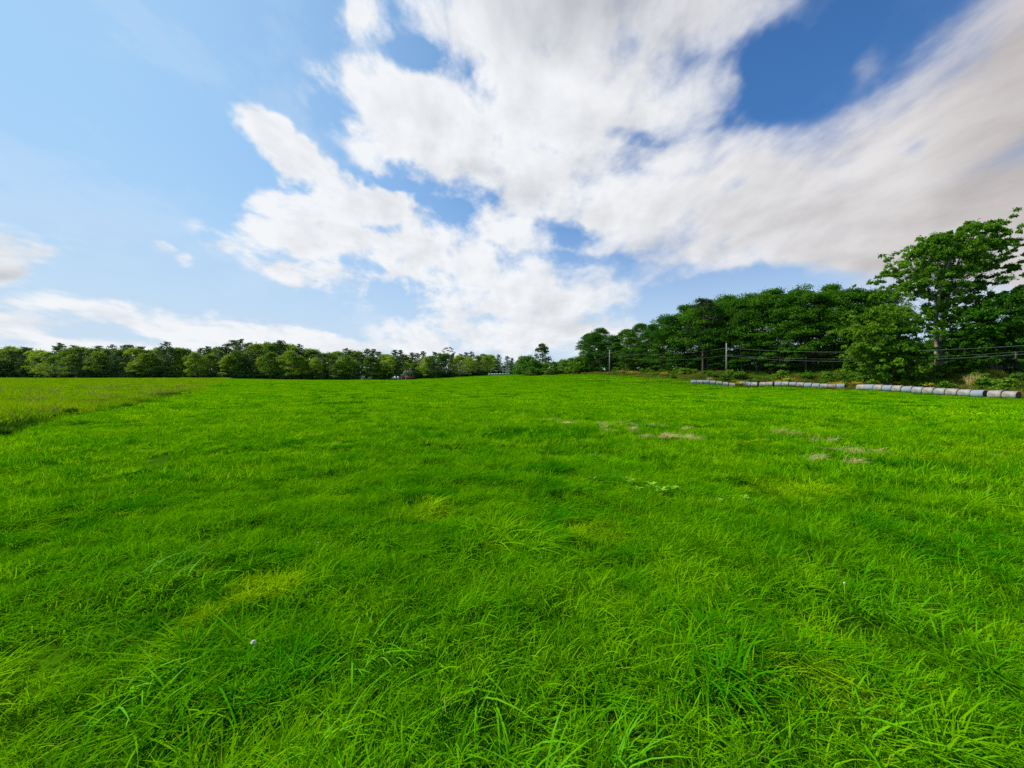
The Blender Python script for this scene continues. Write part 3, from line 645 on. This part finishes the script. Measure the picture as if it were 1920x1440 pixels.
def build_undergrowth():
    sh = [shrub(600 + i, 3.2, 4.4, 22, 60, .55, M['leaf_pine'])[1] for i in range(3)] + [shrub(610 + i, 3.2, 4.4, 22, 60, .45, M['leaf_wood'])[1] for i in range(3)]
    rg = np.random.default_rng(13); P = []
    px = -120 + 1110 * rg.random(800); Y = np.interp(px, [-300, 60, 110, 700, 860, 930, 1000], [262, 262, 214, 216, 236, 285, 300]) + 2.0 + 30 * rg.random(800) ** 1.5
    P.append(scatter((px - 960) / F * Y, Y, 3, 0, smin=.7, smax=1.3, zmin=.5, zmax=1.3, cell=9))
    px = 1088 + 860 * rg.random(330); Y = np.interp(px, [1085, 1150, 1250, 1362, 1480, 1620, 1700, 1950], [165, 156, 134, 121, 110, 102, 99, 88]) + 17 + 26 * rg.random(330)
    P.append(scatter((px - 960) / F * Y, Y, 3, 3, smin=.8, smax=1.5, zmin=1.0, zmax=2.9, cell=7))
    cloud_of('undergrowth', *join(P), sh, 'dark undergrowth filling the foot of the woods')
build_undergrowth()
build_far_trees()
build_wood()
build_shrubs()
# ------------------------------------------------------------------ bales, poles, wires, machines, small plants
def build_bales():
    D = 1.25
    def wrapmat(name, a, b):
        m = simple(name, a, b, 2.4, .75, bump=.5, detail=6); return m
    kinds = {'grey': ('pale grey', wrapmat('grey_bale_wrap', (.29, .30, .29), (.19, .19, .185))), 'blue': ('blue-grey', wrapmat('blue_bale_wrap', (.17, .225, .27), (.22, .24, .25))),
             'tan': ('tan-grey', wrapmat('tan_bale_wrap', (.31, .285, .245), (.20, .175, .15))), 'brown': ('brown weathered', wrapmat('brown_bale_wrap', (.19, .13, .10), (.24, .21, .19)))}
    hay = simple('bale_hay', (.13, .085, .045), (.06, .04, .025), 14, .95, bump=.8)
    rg = np.random.default_rng(77)
    def bale_mesh(kind, L, seed):
        r_ = np.random.default_rng(seed); k = 40; st = [0, .03, .10, .3, .5, .7, .9, .97, 1.0]
        rad = [.90, .965, 1.0, 1.0, .99, 1.0, 1.0, .965, .90]
        V = []
        for t, q in zip(st, rad):
            for j in range(k):
                a = j / k * 6.2832; r = D / 2 * q * (1 + .012 * math.sin(3 * a + seed) + r_.normal(0, .006))
                x = r * math.cos(a); z = r * math.sin(a) * .97
                V.append((x, (t - .5) * L, max(z, -D / 2 * .93)))
        Q = [(i * k + j, i * k + (j + 1) % k, (i + 1) * k + (j + 1) % k, (i + 1) * k + j) for i in range(len(st) - 1) for j in range(k)]
        wrap = mesh_np('wrap', V, Q, kinds[kind][1], smooth=True)
        E = []; T = []
        for sgn in (-1, 1):
            b = len(E)
            for q, dy in ((.905, 0), (.60, .03), (.25, .035)):
                for j in range(k):
                    a = j / k * 6.2832; E.append((D / 2 * q * math.cos(a), sgn * (L / 2 - .004 + dy * (.5 + r_.random())), max(D / 2 * q * math.sin(a) * .97, -D / 2 * .925)))
            for i in range(2):
                for j in range(k): T += [(b + i * k + j, b + i * k + (j + 1) % k, b + (i + 1) * k + j), (b + i * k + (j + 1) % k, b + (i + 1) * k + (j + 1) % k, b + (i + 1) * k + j)]
            E.append((0, sgn * (L / 2 + .03), 0))
            for j in range(k): T.append((len(E) - 1, b + 2 * k + j, b + 2 * k + (j + 1) % k))
        return wrap, mesh_np('hay_end', E, None, hay, T)
    rows = [('farthest bale row', (46.3, 105.0), (55.9, 101.6), ['blue', 'grey', 'blue', 'grey', 'tan', 'grey', 'tan'], ()),
            ('middle bale row', (58.6, 104.6), (72.4, 88.0), ['blue', 'blue', 'grey', 'tan', 'tan', 'blue', 'grey', 'blue', 'tan', 'blue', 'blue', 'grey', 'brown', 'blue'], (2, 4)),
            ('near bale row', (67.6, 79.2), (71.8, 57.4), ['tan', 'blue', 'tan', 'blue', 'tan', 'blue', 'grey', 'tan', 'grey', 'tan', 'grey', 'blue', 'tan', 'tan'], (11,))]
    lib = {}
    for name, p0, p1, ks, gaps in rows:
        p0 = np.array(p0); p1 = np.array(p1); tot = np.linalg.norm(p1 - p0); d = (p1 - p0) / tot; gap = .38
        L = (tot - gap * len(gaps)) / len(ks); s = 0.0; hist = {}
        cnt = {k: ks.count(k) for k in ks}
        for i, kd in enumerate(ks):
            key = (kd, name, i % 2)
            if key not in lib: lib[key] = bale_mesh(kd, L * .955, len(lib))
            c = p0 + d * (s + L / 2); s += L + (gap if i in gaps else 0)
            e = empty('round_bale', (c[0], c[1], H(c[0], c[1]) + D * .45), math.atan2(d[1], d[0]) - math.pi / 2 + rg.normal(0, .035))
            w, h = lib[key]
            q = 1 + rg.normal(0, .03); e.scale = (q, 1, q); e.rotation_euler.x = rg.normal(0, .02)
            for me, pn in ((w, 'wrap'), (h, 'hay_end')): mobj(pn, me, e)
            hist[kd] = hist.get(kd, 0) + 1
            n = 'only' if cnt[kd] == 1 else ORD[hist[kd] - 1]
            props(e, '%s round bale in the %s, %s %s one from left' % (kinds[kd][0], name, n, kd), 'hay bale', 'round bales in rows along the field edge')
            e.rotation_euler.y = 0
    # a row of white wrapped bales far off
    wm = simple('white_wrap', (.55, .62, .55), (.45, .52, .46), 3, .5)
    kinds['white'] = ('white', wm); w, h = bale_mesh('white', 1.5, 99)
    for i in range(8):
        px = 917 + i * 5.2; Y = 252; x = at(px, Y)
        e = empty('round_bale', (x, Y, H(x, Y) + .62), R(90 + 4 * i)); e.scale = (.85,) * 3
        mobj('wrap', w, e); mobj('wrap_end', h, e)
        props(e, 'small white wrapped bale in distant row on the rise, %s from the left' % ORD[i], 'hay bale', 'white bales on the distant rise')
def build_poles():
    wood = simple('grey_pole_wood', (.30, .285, .25), (.21, .195, .17), 1.5, .9, bump=.3); dark = simple('insulator', (.10, .08, .07), (.07, .06, .05), 5, .4)
    wiremat = simple('wire_metal', (.20, .21, .20), (.16, .17, .16), 1, .6, spec=.2)
    def pole(px, Y, top_y, label, arm=None, r=.15):
        x = at(px, Y); z = H(x, Y); h = CAMZ + (720 - top_y) / F * Y - z
        e = empty('utility_pole', (x, Y, z)); props(e, label, 'utility pole', 'wooden utility poles')
        mb = MB(); mb.tube([(0, 0, -.5), (0, 0, h * .5), (0, 0, h)], [r * 1.15, r, r * .8], 12); mb.build('shaft', wood, e, True)
        if arm:
            a = MB(); a.box((0, .14, h - arm[0]), (arm[1], .12, .14), .02, 0); c = a.build('crossarm', wood, e)
        for k in (-.5, .5) if arm else (0,):
            i = MB(); zz = h - (arm[0] if arm else -.0); i.tube([(k * (arm[1] * .9 if arm else 0), .14 if arm else 0, zz + .05), (k * (arm[1] * .9 if arm else 0), .14 if arm else 0, zz + .16), (k * (arm[1] * .9 if arm else 0), .14 if arm else 0, zz + .26)], [.04, .07, .04], 8); i.build('insulator', dark, e)
        return x, Y, z, h
    pole(1362, 112, 643, 'tall slim pale utility pole standing before the right wood', r=.17)
    pole(1143, 150, 657, 'slim pale utility pole at the left end of the right wood', r=.19)
    pole(892, 262, 680, 'thin distant utility pole before the far tree line', arm=(.8, 2.2), r=.16)
    pole(769, 224, 690, 'distant utility pole with crossarm behind the red machinery', arm=(1.7, 5.2), r=.17)
    pole(2135, 52.5, 600, 'utility pole beyond the right picture edge', arm=(.6, 2.2))
    def wire(p0, p1, sag, label, r=.022):
        r *= .62 if p0[1] < 140 else .5
        t = np.linspace(0, 1, 40); P = np.outer(1 - t, p0) + np.outer(t, p1); P[:, 2] -= 4 * sag * t * (1 - t)
        mb = MB(); mb.tube(P, r, 5, True); props(mb.build('overhead_wire', wiremat, None, True), label, 'power line', 'wires strung between the poles')
    A = (at(1362, 112), 112.0); B = (at(1143, 150), 150.0); E = (at(2135, 52.5), 52.5); Dp = (at(892, 262), 262.0); G = (at(769, 224), 224.0)
    wire((A[0], A[1] - .2, 11.7), (E[0], E[1], 7.7), 1.5, 'topmost wire running right from the tall pale utility pole', .028)
    wire((A[0], A[1] - .2, 9.5), (E[0], E[1], 6.8), 1.85, 'lowest wire running right from the tall pale utility pole', .026)
    wire((A[0] + .2, A[1] - .2, 9.9), (E[0] + .3, E[1], 7.15), 1.75, 'faint middle wire running right from the tall pale utility pole', .016)
    wire((B[0], B[1] - .2, 13.3), (A[0], A[1] - .2, 11.7), 1.3, 'upper wire between the two pale utility poles by the wood', .032)
    wire((B[0], B[1] - .2, 11.9), (A[0], A[1] - .2, 9.6), 1.3, 'lower wire between the two pale utility poles by the wood', .026)
    zD = CAMZ + 34 / F * 262; zG = CAMZ + 22 / F * 224
    wire((Dp[0], Dp[1], zD), (B[0], B[1], 13.3), 3.4, 'upper distant wire leaving the thin pole toward the hedge', .05)
    wire((Dp[0], Dp[1], zD - 1.2), (B[0], B[1], 12.0), 3.4, 'lower distant wire leaving the thin pole toward the hedge', .05)
    wire((G[0], G[1], zG), (Dp[0], Dp[1], zD - .8), 2.0, 'distant wire between the crossarm pole and the thin pole', .04)
def build_machines():
    red = simple('red_paint', (.42, .05, .025), (.30, .04, .02), 2, .5); grey = simple('grey_sheet', (.42, .42, .42), (.30, .30, .31), 2, .6); rub = simple('tyre_rubber', (.02, .02, .02), (.03, .03, .03), 4, .85)
    cream = simple('cream_paint', (.70, .62, .48), (.55, .46, .34), 2, .55); white = simple('white_paint', (.8, .79, .74), (.7, .68, .62), 2, .5); glass = simple('dark_glass', (.04, .05, .06), (.05, .06, .07), 2, .15, spec=.5)
    def wheel(e, x, y, r, w, rim):
        k = 24; mb = MB(); V = []
        for (yy, q) in ((-w / 2, .62), (-w / 2, .92), (-w * .3, 1.0), (w * .3, 1.0), (w / 2, .92), (w / 2, .62)):
            for j in range(k): a = j / k * 6.2832; f = r * q * (1 + (.02 if j % 2 and q > .95 else 0)); V.append((x + f * math.cos(a), y + yy, r + f * math.sin(a)))
        Q = [(i * k + j, i * k + (j + 1) % k, ((i + 1) % 6) * k + (j + 1) % k, ((i + 1) % 6) * k + j) for i in range(6) for j in range(k)]
        mb.add(V, Q); t = mb.build('tyre', rub, e)
        h = MB(); h.tube([(x, y - w * .35, r), (x, y - w * .2, r), (x, y + w * .2, r), (x, y + w * .35, r)], [r * .3, r * .63, r * .63, r * .3], 20); h.build('rim', rim, t)
    def tractor(px, Y, rz, body, cabm, label, length=1.0, roof=white):
        x = at(px, Y); e = empty('tractor', (x, Y, H(x, Y)), rz); props(e, label, 'tractor')
        b = MB(); b.box((.0, 0, .95), (3.4, .7, .35), .06); b.box((1.15, 0, 1.35), (1.7, .8, .75), .15, taper=.9); b.build('hood', body, e)
        for s in (-1, 1): f = MB(); f.box((-.95, s * .75, 1.5), (1.3, .5, .16), .05); f.build('fender', body, e)
        c = MB()
        for (xx, yy) in ((-1.4, -.6), (-1.4, .6), (.15, -.6), (.15, .6)): c.box((xx, yy, 2.0), (.1, .1, 1.3), .02)
        c.box((-.62, 0, 1.35), (1.5, 1.1, .1), .02); cb = c.build('cab_frame', cabm, e)
        w = MB(); w.box((-.62, 0, 2.0), (1.44, 1.10, 1.15), .05); w.build('cab_glass', glass, cb)
        r = MB(); r.box((-.62, 0, 2.72), (1.8, 1.45, .16), .06); r.build('cab_roof', roof, e)
        t = MB(); t.tube([(1.3, .2, 1.6), (1.3, .2, 2.5)], .05, 8); t.build('exhaust_pipe', grey, e)
        for s in (-1, 1): wheel(e, -.95, s * .85, .80, .45, cream); wheel(e, 1.35, s * .7, .48, .3, cream)
    tractor(757.5, 218, R(-12), red, grey, 'red tractor with grey cab parked before the far trees', roof=grey)
    # the machine drawn behind it
    x = at(768, 218); e = empty('farm_trailer', (x, 218, H(x, 218)), R(-4)); props(e, 'low red farm trailer parked right of the red tractor', 'trailer')
    b = MB(); b.box((0, 0, .95), (4.6, 2.0, .14), .03); b.box((0, -1.0, 1.3), (4.6, .08, .6), .02); b.box((0, 1.0, 1.3), (4.6, .08, .6), .02); b.box((-2.27, 0, 1.3), (.08, 1.9, .58), .02); b.box((2.27, 0, 1.3), (.08, 1.9, .58), .02); b.build('bed', red, e)
    d = MB(); d.tube([(-2.3, 0, .8), (-3.4, 0, .6)], .06, 8); d.build('drawbar', red, e)
    for s in (-1, 1): wheel(e, .2, s * .9, .4, .25, red); wheel(e, 1.1, s * .9, .4, .25, red)
    x = at(743, 216); e = empty('hay_wagon', (x, 216, H(x, 216)), R(6)); props(e, 'tan hay wagon with dark wheels left of the red tractor', 'wagon')
    b = MB(); b.box((0, 0, 1.0), (4.2, 2.0, .18), .04); b.box((-2.0, 0, 1.3), (.1, 2.0, .6), .03); b.build('deck', cream, e)
    d = MB(); d.tube([(-2.1, 0, .7), (-3.2, 0, .5)], .06, 8); d.build('drawbar', cream, e)
    for s in (-1, 1): wheel(e, 1.4, s * .85, .5, .3, grey); wheel(e, -1.3, s * .85, .45, .3, cream)
    for (dx, r, lab) in ((-.7, .62, 'rounded white bundle on tan hay wagon, left of the two'), (1.0, .55, 'smaller rounded white bundle on tan hay wagon, right of the two')):
        k = 20; V = []; rings = [(0, .55), (.15, .9), (.45, 1.0), (.8, .85), (1.0, .5), (1.06, .05)]
        for zf, q in rings:
            for j in range(k): a = j / k * 6.2832; V.append((r * q * math.cos(a) * (1 + .04 * math.sin(3 * a)), r * q * math.sin(a), zf * r * 1.5))
        Q = [(i * k + j, i * k + (j + 1) % k, (i + 1) * k + (j + 1) % k, (i + 1) * k + j) for i in range(len(rings) - 1) for j in range(k)]
        o = mobj('wrapped_bundle', mesh_np('wrapped_bundle', V, Q, white, smooth=True)); xx = x + dx * math.cos(R(6)); yy = 216 + dx * math.sin(R(6))
        o.location = (xx, yy, H(x, 216) + 1.09); props(o, lab, 'bundle', 'white bundles on the wagon')
def build_small_plants():
    rg = np.random.default_rng(91)
    def spot(px, py, z=.0): Y = (CAMZ - .05 - z) * F / (py - 720); return at(px, Y), Y
    # big coarse tufts
    for (px, py, n, hh, ww, bd, rad, lab) in ((880, 1262, 40, (.20, .34), (.008, .014), (1.1, 1.9), .20, 'coarse broad-bladed grass tuft with arching tips near the picture centre bottom'),
                                         (1150, 1440, 20, (.24, .42), (.007, .013), (.4, 1.2), .10, 'coarse tall grass tuft at the bottom edge right of centre'),
                                         (1640, 1370, 20, (.22, .34), (.009, .015), (.8, 1.6), .13, 'spreading broad-leaved grass tuft at lower right'),
                                         (1010, 1440, 18, (.20, .32), (.007, .012), (.6, 1.4), .14, 'small coarse grass tuft at the bottom edge, just left of the tall one'),
                                         (560, 1430, 26, (.20, .32), (.006, .011), (.5, 1.2), .16, 'upright grass tuft at the bottom edge left of centre'),
                                         (275, 1300, 26, (.22, .36), (.008, .014), (.7, 1.4), .18, 'arching grass tuft at lower left below the yellowish patch'),
                                         (700, 1240, 30, (.22, .36), (.009, .014), (.8, 1.5), .22, 'arching grass tuft left of the big central coarse tuft'),
                                         (1750, 1180, 36, (.22, .34), (.008, .013), (.9, 1.6), .30, 'windswept grass tuft leaning over at the right side'),
                                         (350, 1075, 50, (.22, .36), (.009, .014), (.6, 1.3), .36, 'lush dark grass tuft at left above the yellowish patch')):
        x, Y = spot(px, py); mb = MB(); mb.add(*blades(rg, n, rad, hh, ww, bd, (.2, -.15), lev=(0, .2, .42, .62, .82, 1)))
        o = mb.build('grass_tuft', M['broad']); o.location = (x, Y, H(x, Y)); props(o, lab, 'grass tuft')
    # pale broad-leaved weeds in mid field
    L = []
    for (px, py, s) in ((1112, 884, .8), (1172, 881, .7), (1184, 888, 1), (1196, 899, 1), (1222, 895, 1.25), (1233, 902, .9), (1241, 905, 1.2), (1262, 900, 1.1), (1349, 914, .7), (1396, 913, 1)):
        x, Y = spot(px, py, .2); mb = MB(); mb.tube([(0, 0, 0), (.01, 0, .22)], [.008, .005], 5)
        V0 = []; n = 14
        for i in range(n):
            a = i * 2.4 + rg.normal(0, .2); l = .12 + .07 * rg.random(); w = l * .32; z0 = .08 + .15 * i / n; d = np.array([math.cos(a), math.sin(a), 0]); t = np.array([-d[1], d[0], 0]); up = np.array([0, 0, 1])
            c = [up * z0, d * l * .4 + up * (z0 + .06) + t * w, d * l * .45 + up * (z0 + .05), d * l * .4 + up * (z0 + .06) - t * w, d * l + up * (z0 + .05)]
            mb.add(c, [(0, 1, 4, 2), (0, 2, 4, 3)])
        o = mb.build('broadleaf_weed', M['weed']); o.location = (x, Y, H(x, Y)); o.scale = (s * .62,) * 3; o.rotation_euler = (0, 0, px)
        L.append(props(o, None, 'weed', 'pale weeds standing in the grass'))
    for i, o in enumerate(sorted(L, key=px_of)): o['label'] = 'pale green star-leaved weed in the mid field, %s from the left' % ORD[i]
    # white clover
    wh = simple('clover_petal', (.78, .78, .70), (.7, .66, .6), 20, .7)
    for (px, py, r, lab) in ((475, 1190, .014, 'white clover flower in the grass below the yellowish patch'), (1583, 1090, .007, 'tiny white clover flower in the grass at right'), (597, 1003, .007, 'tiny white clover flower beyond the yellowish patch')):
        z = .20; x, Y = spot(px, py, z); e = empty('clover_flower', (x, Y, H(x, Y))); props(e, lab, 'flower', 'white clover flowers')
        st = MB(); st.tube([(0, 0, 0), (.005, 0, z * .6), (0, 0, z)], .0022, 5); st.build('stem', M['weed'], e)
        d = np.random.default_rng(1).normal(size=(60, 3)); d /= np.linalg.norm(d, axis=1)[:, None]; d[:, 2] = np.where(d[:, 2] < -.4, -d[:, 2], d[:, 2])
        mb = MB()
        for q in d:
            c = np.array([0, 0, z]); mb.tube([c + q * r * .2, c + q * r * .75, c + q * r * 1.05], [r * .08, r * .17, r * .06], 5)
        mb.build('flower_head', wh, e)
build_bales()
build_poles()
build_machines()
build_small_plants()

# ------------------------------------------------------------------ light and sky
SUN_AZ, SUN_EL = 80.0, 44.0        # degrees to the left of straight ahead, above the horizon
def build_light():
    l = bpy.data.lights.new('sun', 'SUN'); l.energy = 4.0; l.angle = R(3); l.color = (1, .96, .88)
    o = bpy.data.objects.new('sun', l); C.objects.link(o)
    d = np.array([-math.sin(R(SUN_AZ)) * math.cos(R(SUN_EL)), math.cos(R(SUN_AZ)) * math.cos(R(SUN_EL)), math.sin(R(SUN_EL))])
    from mathutils import Vector
    o.rotation_euler = Vector(d).to_track_quat('Z', 'Y').to_euler(); o.location = tuple(d * 50)
build_light()
def stereo(px, py):
    d = np.array([(px - 960) / F, 1.0, (720 - py) / F]); d /= np.linalg.norm(d)
    return np.array([d[0] / (1 + d[1]), d[2] / (1 + d[1])])
CLOUDS = [  # bearing x, y, half width, half height, tilt, amount
    (1010, 20, 350, 150, 0, 1), (1060, 190, 300, 140, 0, 1), (810, 235, 200, 105, 12, 1), (980, 330, 340, 110, 14, 1), (490, 275, 60, 34, 35, .9), (545, 325, 60, 34, 50, .9), (610, 360, 70, 30, 25, .6),
    (690, 408, 170, 54, 8, .95), (640, 465, 205, 40, 9, .9), (590, 502, 90, 30, 8, .85), (800, 500, 230, 66, 5, .95), (1000, 560, 230, 66, 4, 1), (1110, 555, 120, 60, 0, .8), (1000, 625, 250, 50, 0, .9), (1120, 410, 320, 110, 10, 1), (1240, 300, 140, 60, 0, .8),
    (1420, 400, 330, 115, -8, 1), (1720, 260, 420, 120, -34, 1), (1850, 410, 320, 160, -12, 1), (1640, 460, 380, 85, -4, 1), (1900, 480, 200, 70, 0, .9), (1960, 120, 180, 260, 0, 1), (60, 590, 300, 50, 5, .8), (330, 612, 300, 38, 7, .8), (540, 632, 280, 24, 8, .75),
    (35, 478, 130, 42, 14, 1.1), (322, 474, 42, 22, 14, .42), (374, 489, 26, 14, 0, .34), (505, 386, 44, 22, 0, .7), (810, 648, 90, 14, 0, .7), (690, 30, 60, 50, 0, .6), (240, 537, 22, 9, 0, .4),
    (1250, 30, 190, 120, 10, .95), (1300, 180, 90, 70, 0, .6), (1500, 90, 50, 60, 0, .35), (1640, 115, 80, 36, -50, .28), (900, 625, 50, 12, 0, .6), (200, 665, 1000, 32, 0, .6)]
HOLES = [(1420, 150, 95, 115, 22, 1), (1565, 60, 120, 50, -35, 1), (1165, 255, 46, 22, 5, .4), (1070, 448, 70, 22, 8, .75), (1320, 558, 200, 34, -6, 1.2), (720, 352, 110, 18, 12, .6), (830, 408, 55, 16, 22, .5), (1695, 272, 42, 20, -28, .4),
         (778, 108, 58, 42, 15, .75), (1355, 375, 22, 28, 30, .5), (1090, 490, 110, 12, 4, .4), (1250, 600, 80, 40, 0, .9), (1900, 535, 60, 18, 0, .6)]
SHADES = [(1090, 20, 230, 120, 0, .9), (920, 345, 90, 26, 12, .6), (1900, 250, 190, 200, 0, .8), (1560, 420, 300, 60, -8, .5), (1000, 400, 170, 40, 8, .3), (30, 500, 110, 12, 10, .7), (1350, 470, 200, 30, -4, .45), (1700, 500, 260, 40, 0, .6), (1080, 600, 160, 30, 0, .35), (1250, 280, 90, 30, 0, .25), (700, 530, 80, 10, 0, .3)]
SKYMUL = (.58, 1.05, 1.48, 1)
def build_world():
    w = bpy.data.worlds.new('World'); S.world = w; w.use_nodes = True
    nt = w.node_tree; nt.nodes.clear(); g = NG(nt)
    D = g.n('ShaderNodeTexCoord').outputs['Generated']
    D = g.vmath('NORMALIZE', D)
    sp = g.n('ShaderNodeSeparateXYZ'); g.put(sp.inputs[0], D); X, Y, Z = sp.outputs
    y1 = g.math('ADD', Y, 1.02)
    cb = g.n('ShaderNodeCombineXYZ'); g.put(cb.inputs[0], g.math('DIVIDE', X, y1)); g.put(cb.inputs[1], g.math('DIVIDE', Z, y1)); P = cb.outputs[0]
    zz = g.math('ADD', g.math('MAXIMUM', Z, 0.0), 1.3)
    cd = g.n('ShaderNodeCombineXYZ'); g.put(cd.inputs[0], g.math('MULTIPLY', g.math('DIVIDE', X, zz), 1.7)); g.put(cd.inputs[1], g.math('MULTIPLY', g.math('DIVIDE', Z, zz), 2.9)); deck = cd.outputs[0]   # flatter towards the horizon
    warp = g.noise(P, 5, 5, .6, out=1)
    Pw = g.vmath('ADD', P, g.vmath('MULTIPLY', g.vmath('SUBTRACT', warp, (.5, .5, .5)), (.12, .10, 0)))
    def blobs(lst, src, lo=1.6, hi=.1):
        acc = None
        for (px, py, a, b, t, s) in lst:
            c = stereo(px, py); e = np.array([math.cos(R(t)), math.sin(R(t))])
            p1 = stereo(px + a * e[0], py + a * e[1]); p0 = stereo(px - a * e[0], py - a * e[1])
            q1 = stereo(px - b * e[1], py + b * e[0]); q0 = stereo(px + b * e[1], py - b * e[0])
            ra = np.linalg.norm(p1 - p0) / 2; rb = np.linalg.norm(q1 - q0) / 2; th = math.atan2(*(p1 - p0)[::-1])
            mp = g.n('ShaderNodeMapping', vector_type='TEXTURE'); g.put(mp.inputs[0], src)
            mp.inputs['Location'].default_value = (c[0], c[1], 0); mp.inputs['Rotation'].default_value = (0, 0, th); mp.inputs['Scale'].default_value = (ra, rb, 1)
            v = g.mr(g.vmath('LENGTH', mp.outputs[0], out=1), lo, hi, 0, s)
            if acc is None: acc = v
            else:
                x = g.n('ShaderNodeMath', operation='SMOOTH_MAX'); g.put(x.inputs[0], acc); g.put(x.inputs[1], v); x.inputs[2].default_value = .15; acc = x.outputs[0]
        return acc
    pos = blobs(CLOUDS, Pw); neg = blobs(HOLES, Pw); shd = blobs(SHADES, Pw)
    n_big = g.noise(deck, 3.2, 10, .58, .15)
    n_off = g.noise(g.vmath('ADD', deck, (-.030, .035, 0)), 3.2, 10, .58, .15)
    n_puff = g.noise(deck, 11, 8, .58, .2)
    vo = g.n('ShaderNodeTexVoronoi', feature='SMOOTH_F1'); g.put(vo.inputs['Vector'], g.vmath('ADD', deck, g.vmath('MULTIPLY', warp, (.10, .10, 0)))); vo.inputs['Scale'].default_value = 9; vo.inputs['Detail'].default_value = 3; vo.inputs['Roughness'].default_value = .6; vo.inputs['Smoothness'].default_value = .4; vo.normalize = True
    bil = g.math('SUBTRACT', .42, vo.outputs['Distance'])               # rounded cauliflower heads
    nn = g.math('ADD', g.math('MULTIPLY', g.math('SUBTRACT', n_big, .5), 3.4), g.math('ADD', g.math('MULTIPLY', g.math('SUBTRACT', n_puff, .5), 2.2), g.math('MULTIPLY', bil, .75)))
    u = g.n('ShaderNodeSeparateXYZ'); g.put(u.inputs[0], P)
    amp = g.mr(u.outputs[0], -.15, .30, 1.0, .50)                       # smoother sheet on the right
    dens = g.math('ADD', g.math('SUBTRACT', pos, g.math('MULTIPLY', neg, 1.0)), g.math('ADD', g.math('MULTIPLY', nn, amp), g.mr(u.outputs[0], -.2, .25, .04, .20)))
    soft = g.mr(u.outputs[0], -.3, .3, .58, .95)                       # wispier clouds on the right
    alpha = g.math('MULTIPLY', g.mr(dens, .12, g.math('ADD', soft, .14)), g.mr(pos, .06, .30))
    thick = g.mr(dens, .5, 1.5)
    # the sun's side of each puff is brighter
    lit = g.math('ADD', .5, g.math('ADD', g.math('MULTIPLY', g.math('SUBTRACT', n_big, n_off), 5.0), g.math('MULTIPLY', bil, .5)), clamp=True)
    shade = g.math('ADD', g.math('MULTIPLY', shd, .85), g.math('SUBTRACT', g.math('MULTIPLY', thick, .22), g.math('MULTIPLY', g.math('SUBTRACT', lit, .5), .6)), clamp=True)
    warm = g.mr(u.outputs[0], .0, .55)
    white = g.mix(warm, (8.5, 8.7, 9.0), (7.0, 6.7, 6.7)); grey = g.mix(warm, (5.0, 5.2, 5.6), (4.3, 3.9, 3.8))
    ccol = g.mix(shade, white, grey)
    sky = g.n('ShaderNodeTexSky', sky_type='NISHITA'); sky.sun_disc = False; sky.sun_elevation = R(SUN_EL); sky.sun_rotation = R(-SUN_AZ)
    sky.altitude = 100; sky.air_density = 1.0; sky.dust_density = .4; sky.ozone_density = 2.5
    blue = g.mix(1.0, sky.outputs[0], SKYMUL, 'MULTIPLY')
    veil = g.mr(Z, .45, -.03, 0, .95)                     # milky air low down and on the left
    veil2 = g.mr(u.outputs[0], .22, -.42, 0, .85)
    blue = g.mix(veil2, blue, (3.9, 6.3, 8.8))
    blue = g.mix(veil, blue, (5.9, 7.0, 8.1))
    col = g.mix(alpha, blue, ccol)
    bg = g.n('ShaderNodeBackground'); g.put(bg.inputs[0], col); bg.inputs[1].default_value = .075
    o = g.n('ShaderNodeOutputWorld'); g.L.new(bg.outputs[0], o.inputs[0])
    w.cycles.sampling_method = 'MANUAL'; w.cycles.sample_map_resolution = 512
build_world()

cam = bpy.data.cameras.new('camera'); cam.sensor_width = 36; cam.lens = 36 * F / 1920; cam.clip_end = 20000; cam.clip_start = .05
co = bpy.data.objects.new('camera', cam); C.objects.link(co); co.location = (0, 0, CAMZ); co.rotation_euler = (R(90), 0, 0); S.camera = co
vs = S.view_settings; vs.view_transform = 'Standard'; vs.look = 'None'; vs.exposure = .5; vs.gamma = 1; vs.use_curve_mapping = False
cy = S.cycles; cy.max_bounces = 4; cy.diffuse_bounces = 2; cy.glossy_bounces = 2; cy.transmission_bounces = 4; cy.transparent_max_bounces = 4
cy.volume_bounces = 0; cy.use_denoising = False; cy.sample_clamp_indirect = 4; cy.use_adaptive_sampling = False
